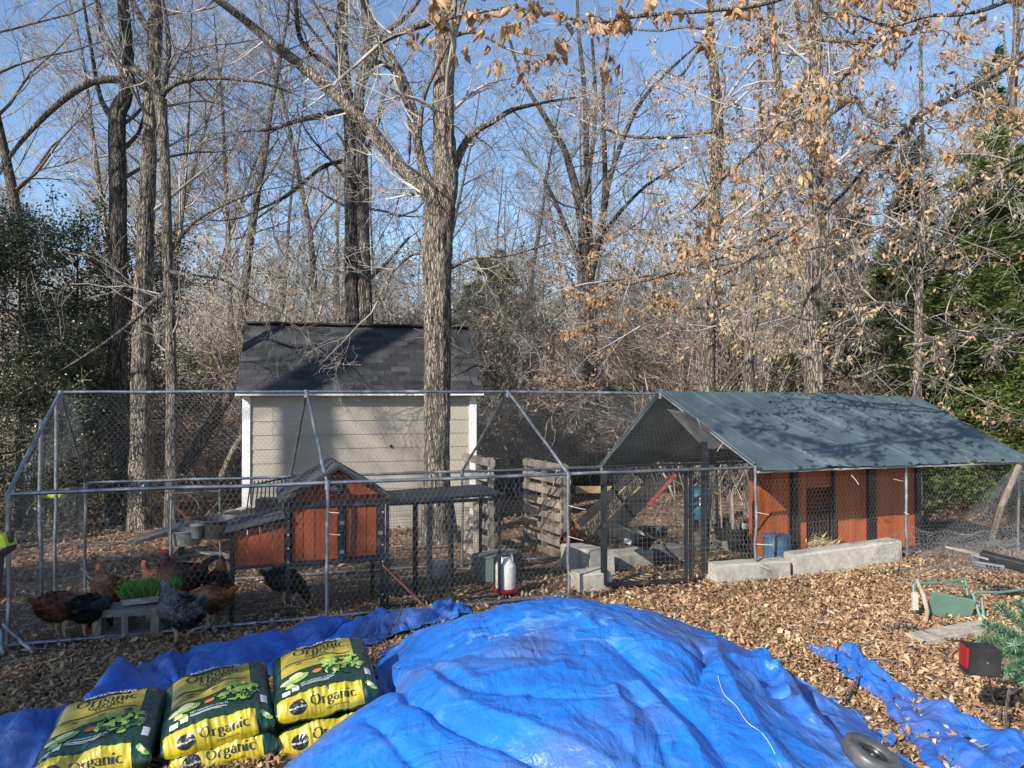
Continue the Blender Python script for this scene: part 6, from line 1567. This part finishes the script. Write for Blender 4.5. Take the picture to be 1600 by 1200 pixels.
MB().lathe(tc_+nT*.008, [(.005, .012), (.02, .012), (.024, 0), (.05, 0), (.054, .01), (.068, .012), (.07, 0), (.05, -.01)], 28, Rq).build('hub_plate', m_blackp, t, True)
for rr in (.102, .114): MB().tube([tc_+Rq @ Vector((rr*cos(a), rr*sin(a), .034)) for a in np.linspace(0, 2*pi, 36)], .003, 4).build('tread_ridge', m_rubber, t)
# cord
cc = [Vector((a.x, a.y, onsheet(a.x, a.y)+.012)) for a in cp]
cs = smooth_path([(a-Vector((0, 0, .004)), .003) for a in cc], 4); o = MB().tube([a for a, _ in cs], .0015, 5).build('white_cord', m_whitep, None, True); tag(o, 'thin white cord lying down the right face of the blue mound', 'cord')
# green metal frame
t = T('green_metal_seat', 'old faded green metal frame with solid panel tipped over in the leaves', 'metal frame', PG(1480, 965))
Dg = 6.75
def gq(px, py, dd=0): return Vector(P(px, py, Dg+dd))
MB().beam(gq(1452, 942), gq(1520, 955, -.05), .02, .22, up=(0, -.3, 1), bev=.004).build('seat_panel', m_greenm, t)
MB().tube([gq(1430, 952, -.05), gq(1427, 915), gq(1430, 911), gq(1480, 911, .25), gq(1505, 903, .3), gq(1508, 906, .3), gq(1512, 930, .25)], .014, 8).build('tube_frame', m_greenm, t, True)
MB().tube([gq(1532, 966, -.1), gq(1520, 928), gq(1524, 925), gq(1560, 926, .1), gq(1620, 918, .2)], .014, 8).build('tube_frame', m_greenm, t, True)
MB().tube([gq(1534, 935, 0), gq(1538, 975, -.1)], .013, 8).build('tube_frame', m_greenm, t, True)
MB().beam(gq(1430, 953, -.08), gq(1429, 925, -.05), .05, .02, up=(0, 1, 0)).build('white_edge', m_conc, t)
MB().beam(gq(1450, 908, .2), gq(1508, 915, .25), .02, .02).build('cross_bar', m_greenm, t)
o = MB().tube([gq(1432, 905, 0), gq(1443, 930, -.1), gq(1449, 955, -.15), gq(1447, 972, -.15)], [.012, .018, .018, .014], 7).build('stick', m_wood, None, True); tag(o, 'short stick propped against the green metal panel', 'stick')
# silver bracket and black bar
t = T('folding_handle', 'black bar with a silver hinged bracket at the right edge', 'bracket', P(1540, 880, 7.0))
MB().beam(P(1532, 868, 7.1), P(1680, 905, 6.6), .1, .09, up=(0, -.2, 1), bev=.01).build('black_bar', m_blackp, t)
MB().beam(P(1522, 880, 6.98), P(1570, 888, 6.88), .04, .05, up=(0, -.2, 1), bev=.008).build('silver_bracket', m_galv, t)
MB().beam(P(1517, 866, 6.98), P(1522, 884, 6.98), .03, .03, up=(0, 1, 0), bev=.004).build('bracket_lug', m_galv, t); MB().beam(P(1517, 866, 6.98), P(1545, 874, 6.9), .03, .018, bev=.003).build('bracket_lug', m_galv, t)
for k in range(4): MB().beam(P(1541+k*6, 884+k, 6.84), P(1543+k*6, 885+k, 6.84), .012, .02).build('slot', m_blackp, t)
o = MB().tube([P(1478, 855, 7.6), P(1510, 862, 7.4), P(1530, 868, 7.1)], [.012, .018, .015], 7).build('stick', m_wood, None, True); tag(o, 'grey branch running into the black bar at the right', 'stick')
# black lamp box with red reflector
bxc = Vector(P(1532, 1030, 4.35)); t = T('trailer_light', 'black box with a red reflector face hanging under fake pine at right', 'light', bxc)
Rl = Matrix.Rotation(radians(-7), 3, 'Z') @ Matrix.Rotation(.06, 3, 'Y')
MB().box(bxc, (.17, .12, .155), Rl, .006).build('housing', m_blackp, t); MB().box(bxc+Rl @ Vector((-.088, 0, .01)), (.012, .1, .115), Rl, .003).build('red_lens', m_red, t)
MB().box(bxc+Rl @ Vector((-.083, 0, .0)), (.004, .128, .16), Rl).build('lens_frame', m_blackp, t)
MB().lathe(bxc+Rl @ Vector((.01, -.063, .0)), [(.001, 0), (.007, 0), (.004, .004)], 8, Rl @ Matrix.Rotation(pi/2, 3, 'X')).build('bolt', m_galv, t)
# fake pine branch bundle
t = T('artificial_pine', 'bushy artificial pine branch with silver tipped needles at the right edge', 'pine branch', P(1580, 1060, 4.5))
rn = np.random.default_rng(21); Os = []; As = []; base = np.array(P(1640, 1030, 4.6)); S = []
for tx, ty, dd in ((1535, 975, .1), (1560, 948, .2), (1590, 940, .25), (1530, 1000, 0), (1545, 1025, -.1), (1575, 1050, -.15), (1600, 1065, -.1), (1600, 960, .2), (1620, 1000, 0), (1560, 990, .1), (1585, 1010, -.1), (1620, 1050, 0), (1640, 970, .1)):
    tip = np.array(P(tx, ty, 4.5+dd)); n = 620; tt = rn.random((n, 1))**.8; pth = base+(tip-base)*tt; pth[:, 2:3] += .03*np.sin(tt*3.1)
    d = (tip-base)/np.linalg.norm(tip-base); a = rn.normal(0, 1, (n, 3)); a -= (a@d)[:, None]*d; a /= np.linalg.norm(a, axis=1, keepdims=True); a = a*.85+d*.5; a /= np.linalg.norm(a, axis=1, keepdims=True)
    Os.append(pth); As.append(a); S.append((*base, *tip, .006, .003))
O = np.concatenate(Os); A = np.concatenate(As); V, Q = blades(O, A, ortho(A, rn), .035+.03*rn.random(len(O)), np.full(len(O), .0022), .1)
m_fake = leafmat('artificial_needles', [(.025, .09, .035), (.05, .15, .06), (.08, .2, .09), (.3, .4, .33)], .4, .1, .5)
link('needles', npmesh('needles', inv_pts(V, t), Q), m_fake, t)['kind'] = 'stuff'; segobj('stems', S, m_twig, t)['kind'] = 'stuff'
# dead twig stem, plank, sticks
def stick(label, pts, r, m=m_wood, h=0):
    pr = smooth_path([(Vector(p), r) for p in pts], 4); o = MB().tube([p for p, _ in pr], [r*(1-.5*i/len(pr)) for i in range(len(pr))], 7).build('stick', m, None, True); tag(o, label, 'stick'); return o
stick('pale forked twig standing under the artificial pine', [PG(1574, 1150), P(1572, 1110, 4.5), P(1578, 1075, 4.5)], .012, m_bark3)
stick('bare twig leaning from the black box to the ground', [PG(1572, 1145), P(1555, 1105, 4.45), P(1545, 1055, 4.4)], .007, m_bark3)
stick('pale curved branch lying on the leaves before the plank', [PG(1386, 990)+Vector((0, 0, .04)), PG(1425, 988)+Vector((0, 0, .06)), PG(1450, 1000)+Vector((0, 0, .05)), PG(1480, 1008)+Vector((0, 0, .05)), PG(1505, 1008)+Vector((0, 0, .05))], .016, m_bark3)
stick('thin twig parallel to the curved branch on the leaves', [PG(1420, 1022)+Vector((0, 0, .04)), PG(1470, 1020)+Vector((0, 0, .04)), PG(1505, 1022)+Vector((0, 0, .05))], .007, m_bark3)
stick('short broken stick among leaves between the two blue tarps', [PG(1322, 1108)+Vector((0, 0, .05)), PG(1342, 1075)+Vector((0, 0, .1))], .012, m_bark3)
stick('crooked twig standing up from the tarp corner near the coop', [P(606, 990, 5.6), P(622, 965, 5.6), P(628, 952, 5.6), P(624, 935, 5.6)], .008, m_bark3)
stick('long pale twig in the leaves between tarp and strip', [PG(1310, 1095)+Vector((0, 0, .04)), PG(1340, 1125)+Vector((0, 0, .05)), PG(1375, 1160)+Vector((0, 0, .04))], .007, m_bark3)
stick('root-like branch on the ground below the wire heap', [PG(1335, 905)+Vector((0, 0, .03)), PG(1390, 900)+Vector((0, 0, .05)), PG(1440, 893)+Vector((0, 0, .05)), PG(1480, 880)+Vector((0, 0, .1))], .009, m_bark3)
stick('upright sprout in the leaf pile by the concrete beam', [PG(1402, 900), P(1405, 885, 7.8), P(1408, 868, 7.8)], .008, m_bark3)
stick('thin twig across the leaves right of the mound', [PG(1118, 970)+Vector((0, 0, .04)), PG(1140, 990)+Vector((0, 0, .05))], .008, m_bark3)
a, b = PG(1430, 1005)+Vector((0, 0, .03)), PG(1545, 985)+Vector((0, 0, .04)); o = MB().beam(a, b, .2, .04, bev=.004).build('grey_plank', m_woodw); tag(o, 'weathered grey plank half buried in leaves at right', 'plank')
# ---------------------------------------------------------------- chickens
m_hen = {}
def fmat(k, c1, c2, c3, sc=26):
    m_hen[k] = M('feathers_'+k, c1, c2, scale=sc, rough=.7, bump=.7, bscale=70, stretch=(1, 1, 1.4), c3=c3, c3scale=5, c3lo=.5, c3hi=.62, isl=.45)
fmat('red_brown', (.12, .032, .016), (.06, .018, .01), (.18, .06, .03)); fmat('ginger', (.24, .085, .03), (.14, .045, .02), (.34, .16, .07)); fmat('black', (.012, .012, .014), (.022, .022, .026), (.04, .022, .012))
fmat('speckled', (.03, .03, .032), (.16, .16, .15), (.02, .02, .02), 90); fmat('dark_red', (.08, .028, .018), (.03, .014, .012), (.16, .06, .03)); fmat('chestnut', (.28, .075, .025), (.18, .045, .018), (.12, .03, .015))
m_comb = M('comb_red', (.5, .03, .03), (.38, .02, .02), rough=.5); m_beak = M('beak_horn', (.4, .28, .12), rough=.5); m_leg = M('leg_scales', (.45, .34, .2), (.35, .26, .15), rough=.6)
def feathers_on(t, sp_, L, R, s, col):
    rn = np.random.default_rng(int(abs(hash_(t['label'])))); n = 1500; Os = []; As = []; Bs = []
    for _ in range(n):
        f = 1+rn.random()*(len(sp_)-4.2); i = int(f); g = f-i; a = sp_[i]; b = sp_[i+1]
        x, z, hh, hw = [a[k]+(b[k]-a[k])*g for k in range(4)]
        d = Vector((b[0]-a[0], 0, b[1]-a[1])).normalized(); up = Vector((-d.z, 0, d.x)); th = rn.random()*2*pi
        nr = Vector((0, 1, 0))*cos(th)+up*sin(th); q = Vector((x, 0, z))+Vector((0, 1, 0))*hw*cos(th)+up*hh*sin(th)
        ax = (-d+nr*.22+Vector(rn.normal(0, .18, 3))).normalized(); Os.append(L(q-ax*.008)); ax = R @ ax; As.append(ax); Bs.append(ax.cross(R @ nr).normalized())
    Ln = (.022+.03*rn.random(n))*s; V, Q = blades(np.array(Os), np.array(As), np.array(Bs), Ln, Ln*.3, .1)
    link('plumage', npmesh('plumage', inv_pts(V, t), Q), m_hen[col], t)['kind'] = 'stuff'
def hash_(s): return sum(ord(c)*(i+3) for i, c in enumerate(s))
def chicken(label, pos, yaw, col, s=1.0, peck=False, rooster=False, tailcol=None):
    base = Vector(pos); t = T('chicken', label, 'chicken', base)
    R = Matrix.Rotation(yaw, 3, 'Z')
    def L(v): return base+R @ (Vector(v)*s)
    # spine: (x forward, z, half height, half width)
    if peck: sp_ = [(-.17, .30, .012, .012), (-.155, .295, .05, .045), (-.11, .27, .085, .08), (-.05, .25, .105, .1), (.02, .235, .108, .1), (.08, .215, .09, .085), (.13, .18, .06, .055), (.165, .13, .042, .036), (.185, .09, .033, .028), (.2, .055, .028, .023), (.215, .03, .02, .016), (.222, .015, .006, .005)]
    else: sp_ = [(-.18, .27, .012, .012), (-.165, .265, .05, .045), (-.12, .24, .085, .08), (-.05, .22, .108, .1), (.03, .225, .118, .108), (.085, .255, .102, .092), (.118, .295, .074, .066), (.135, .33, .054, .048), (.146, .362, .042, .038), (.156, .388, .036, .032), (.176, .398, .028, .024), (.196, .395, .006, .006)]
    n = 14; vs = []; fs = []
    for i, (x, z, hh, hw) in enumerate(sp_):
        a = sp_[max(i-1, 0)]; b = sp_[min(i+1, len(sp_)-1)]; d = Vector((b[0]-a[0], 0, b[1]-a[1])).normalized(); up = Vector((-d.z, 0, d.x))
        for k in range(n):
            th = 2*pi*k/n; q = Vector((x, 0, z))+Vector((0, 1, 0))*hw*cos(th)+up*hh*sin(th); nn = noise.noise(q*22+Vector((s*7, yaw, 0)))*.009; q += (Vector((0, 1, 0))*cos(th)+up*sin(th))*nn; vs.append(L(q))
    for i in range(len(sp_)-1):
        for k in range(n): a = i*n+k; b = i*n+(k+1) % n; fs.append((a, b, b+n, a+n))
    fs.append(tuple(range(n-1, -1, -1))); fs.append(tuple((len(sp_)-1)*n+k for k in range(n)))
    MB().add(vs, fs).build('body', m_hen[col], t, True)
    feathers_on(t, sp_, L, R, s, col)
    # wings with layered feathers
    for sy in (-1, 1):
        def wf(u, v):
            x = .09-.24*u; w = .075*(1-u)**.45*(1.0 if u > .02 else .6); z = .25+(.02 if peck else 0)-.03*u+(v-.5)*2*w*.8+(.04*u if peck else 0)
            y = sy*(.098+.014*cos((v-.5)*3)-.045*u*u); return L((x, y, z))
        MB().grid(wf, 10, 7).build('wing', m_hen[col], t, True, thick=.012)
    # tail fan
    nt = 12 if rooster else 9; mb = MB()
    for k in range(nt):
        f = (k/(nt-1)-.5); sd_ = f*.9; Lt = (.2 if rooster else .13)*(1-abs(f)*.4); r0 = Vector((-.14, f*.05, .27)); up = radians(52 if rooster else 42)+random.uniform(-.15, .15)
        d = Vector((-cos(up), sd_*.5, sin(up))).normalized(); p1 = r0+d*Lt*.6; p2 = p1+Vector((-cos(up*.5), sd_*.5, sin(up*.4 if rooster else up))).normalized()*Lt*.5
        w = Vector((sin(up), 0, cos(up)))*.016
        mb.add([L(r0-w), L(r0+w), L(p1+w*1.2), L(p2), L(p1-w*1.2)], [(0, 1, 2, 3, 4)])
    mb.build('tail', m_hen[tailcol or col], t, thick=.004)
    # head details
    hx, hz = sp_[-3][0], sp_[-3][1]; fd = Vector((sp_[-1][0]-sp_[-3][0], 0, sp_[-1][1]-sp_[-3][1])).normalized(); up = Vector((-fd.z, 0, fd.x)); h0 = Vector((hx, 0, hz))
    cs_ = 1.7 if rooster else 1.0
    cpnts = [h0+up*.026-fd*.02]; 
    for k in range(5): cpnts.append(h0+up*(.026+.018*cs_*(1 if k % 2 == 0 else .55))+fd*(-.02+.013*k)); 
    cpnts.append(h0+up*.02+fd*.035)
    MB().add([L(q+Vector((0, y, 0))) for y in (-.004, .004) for q in cpnts], [tuple(range(7)), tuple(range(13, 6, -1))]+[(i, i+1, i+8, i+7) for i in range(6)]).build('comb', m_comb, t)
    for sy in (-1, 1): MB().lathe(L(h0-up*.034*cs_**.5+fd*.022+Vector((0, sy*.008, 0))), [(.001, -.014*cs_*s), (.009*cs_*s, 0), (.005*s, .012*s), (.001, .016*s)], 8).build('wattle', m_comb, t)
    tip = h0+fd*.062; mb = MB(); b0 = h0+fd*.03
    mb.add([L(b0+Vector((0, -.009, 0))+up*.004), L(b0+Vector((0, .009, 0))+up*.004), L(b0-up*.01), L(tip-up*.006)], [(0, 1, 3), (1, 2, 3), (2, 0, 3), (0, 2, 1)]); mb.build('beak', m_beak, t)
    for sy in (-1, 1): MB().lathe(L(h0+fd*.008+up*.006+Vector((0, sy*.021, 0))), [(.001, -.004), (.005*s, 0), (.001, .004)], 8, R @ Matrix.Rotation(pi/2, 3, 'X')).build('eye', m_blackp, t)
    for sy in (-1, 1):
        hip = Vector((.0, sy*.045, .15)); kn = Vector((-.02, sy*.045, .085)); ft = Vector((.005, sy*.045, .008))
        MB().tube([L(hip), L(kn), L(ft)], [.028*s, .011*s, .008*s], 7).build('leg', m_leg, t, True)
        for an in (-.5, 0, .5, pi):
            e = ft+Vector((cos(an), sin(an), 0))*(.05 if an != pi else .025); MB().tube([L(ft), L(e+Vector((0, 0, -.002)))], [.006*s, .003*s], 5).build('toe', m_leg, t)
    return t
def onG(px, py): q = PG(px, py); return (q.x, q.y, q.z)
K = 1.06
chicken('dark red hen at far left, tail to the camera, beside the tall corner post', onG(98, 1000), radians(60), 'red_brown', K*1.05, True)
chicken('black hen between the dark red hen and the cinder block', onG(142, 1000), radians(80), 'black', K, True)
chicken('ginger hen facing left behind the cinder block', onG(172, 962), radians(150), 'ginger', K, False)
chicken('black rooster with big red comb and arched tail, facing left behind the grass', onG(285, 945), radians(178), 'dark_red', K*1.15, False, True, 'black')
chicken('small brown hen hidden behind the rooster', onG(244, 935), radians(170), 'red_brown', K*.85)
chicken('black and white speckled hen right of the cinder block', onG(282, 1008), radians(150), 'speckled', K*1.12, False)
chicken('ginger hen with pale belly beside the coop leg', onG(325, 985), radians(175), 'ginger', K, True)
chicken('dark brown hen standing behind the ginger one near the nest box', onG(340, 950), radians(100), 'dark_red', K, False)
chicken('black hen resting underneath the orange coop', onG(447, 948), radians(10), 'black', K*.95, True)
chicken('chestnut hen with its back turned beside the run post and block', onG(890, 872), radians(75), 'chestnut', K*1.05, False)
# ---------------------------------------------------------------- unseen trees behind and left of the camera, put there to shade the yard
def qs(q, s): return (q*.785+s*.62, -q*.62+s*.785)
for q, s, sc, sxy, lab in ((-5.72, -6.5, 1.32, .95, 'evergreen holly behind the photographer, nearest the bags'), (-7.5, -6.2, 1.2, 1.1, 'second evergreen holly behind the photographer'), (-9.6, -5.6, 1.05, 1.1, 'third evergreen holly outside the left edge of the yard')):
    x, y = qs(q, s); holly(x, y, sc, 0, lab, sxy);  # added evergreens block the sun from the bags and left ground
    x2, y2 = qs(q-.1, s-.9); holly(x2, y2, sc*1.0, 0, lab.replace('holly', 'holly twin'), sxy)
def back_tree(q, s, sc, vi, label):  # unseen bare trees, most of them added for dappled shade
    x, y = qs(q, s); t = T('unseen_tree', label, 'tree', (x, y, gz(x, y)), random.random()*6); t.scale = (sc, sc, sc)
    for nm, me in zip(('trunk', 'crown'), VAR2[vi]): o = bpy.data.objects.new(nm, me); COL.objects.link(o); o.parent = t
back_tree(-9.9, -6.5, 2.3, 3, 'big bare tree outside the left edge whose shadow crosses the shed')
back_tree(-12.5, -4, 1.3, 1, 'bare tree outside the left edge of the yard')
back_tree(-14.5, 0, 1.2, 0, 'slender bare tree outside the left edge of the yard')
back_tree(-11.3, -9, 1.4, 5, 'bushy bare tree behind the photographer at left')
back_tree(-5.3, -10, .95, 5, 'bushy bare tree behind the photographer, nearest the bags')
back_tree(-6.7, -9, 1.0, 0, 'bare tree behind the photographer between the hollies')
back_tree(-8.3, -11, 1.1, 5, 'second bushy bare tree behind the photographer')
# ---------------------------------------------------------------- small litter
rng = np.random.default_rng(44); random.seed(44)
S = []
for k in range(900):
    D = 3.6+random.random()**.7*12; x = (random.random()*2-1)*.72*D
    if ((x-.35)/1.95)**2+((D-4.1)/2.2)**2 < 1: continue
    z = gz(x, D)+.015; th = random.random()*6.28; L = random.uniform(.08, .4)
    px_, py_, pz_ = x, D, z+random.random()*.02
    for j in range(3):
        th += random.gauss(0, .35); qx, qy = px_+cos(th)*L/3, py_+sin(th)*L/3; qz = gz(qx, qy)+.02+random.random()*.03
        S.append((px_, py_, pz_, qx, qy, qz, .0035, .0028)); px_, py_, pz_ = qx, qy, qz
tag(segobj('fallen_twigs', S, m_twig, None, 9), 'thin broken twigs scattered over the leafy yard', 'twigs', kind='stuff')
# straw and chaff on the bare soil of the run
n = 9000; X = []; 
while len(X) < n:
    x = random.uniform(-4.5, 5.5); s = random.uniform(.1, 3.0); y = 7.29+.33*x+s
    if noise.noise(Vector((x*1.2, y*1.2, 5))) > random.uniform(-.5, .25): X.append((x, y))
X = np.array(X); Z = np.array([gz(a, b) for a, b in X])+.006+rng.random(n)*.012; A = rdirs(n, rng, .15); L = .02+.05*rng.random(n)
V, Q = blades(np.column_stack([X, Z]), A, ortho(A, rng), L, np.full(n, .0028), .2); o = link('straw_chaff', npmesh('straw_chaff', V, Q), leafmat('chaff', [(.2, .14, .08), (.34, .26, .16), (.48, .38, .24)], .8, .05)); tag(o, 'straw chaff trodden into the soil of the chicken run', 'straw', kind='stuff')
# a few leaves blown onto the tarps
n = 70; O = []
for k in range(n):
    th = random.random()*2*pi; v = 1-abs(random.gauss(0, .07)); R = mrad(th if th <= pi else th-2*pi); r = R*min(v, .99)
    x = MC[0]+cos(th)*r; y = MC[1]+sin(th)*r; O.append((x, y, onsheet(x, y)+.012))
A = rdirs(n, rng, .15); L = .05+.04*rng.random(n); V, Q = blades(np.array(O), A, ortho(A, rng)*np.array([1, 1, .3]), L, L*.28, .3, True); o = link('tarp_leaves', npmesh('tarp_leaves', V, Q), m_litter); tag(o, 'dry leaves caught along the edge of the blue mound', 'leaves', kind='stuff')
# brass grommets
for px, py in ((1376, 1066), (1508, 1156)):
    q = PG(px, py, .05); o = MB().lathe(q+Vector((0, 0, .025)), [(.008, 0), (.019, .001), (.02, .005), (.008, .006)], 16).build('grommet', m_galv); tag(o, 'metal grommet in the blue tarpaulin strip, %s one' % ('upper' if px < 1400 else 'lower'), 'grommet')
SC.render.resolution_x = 1024; SC.render.resolution_y = 768
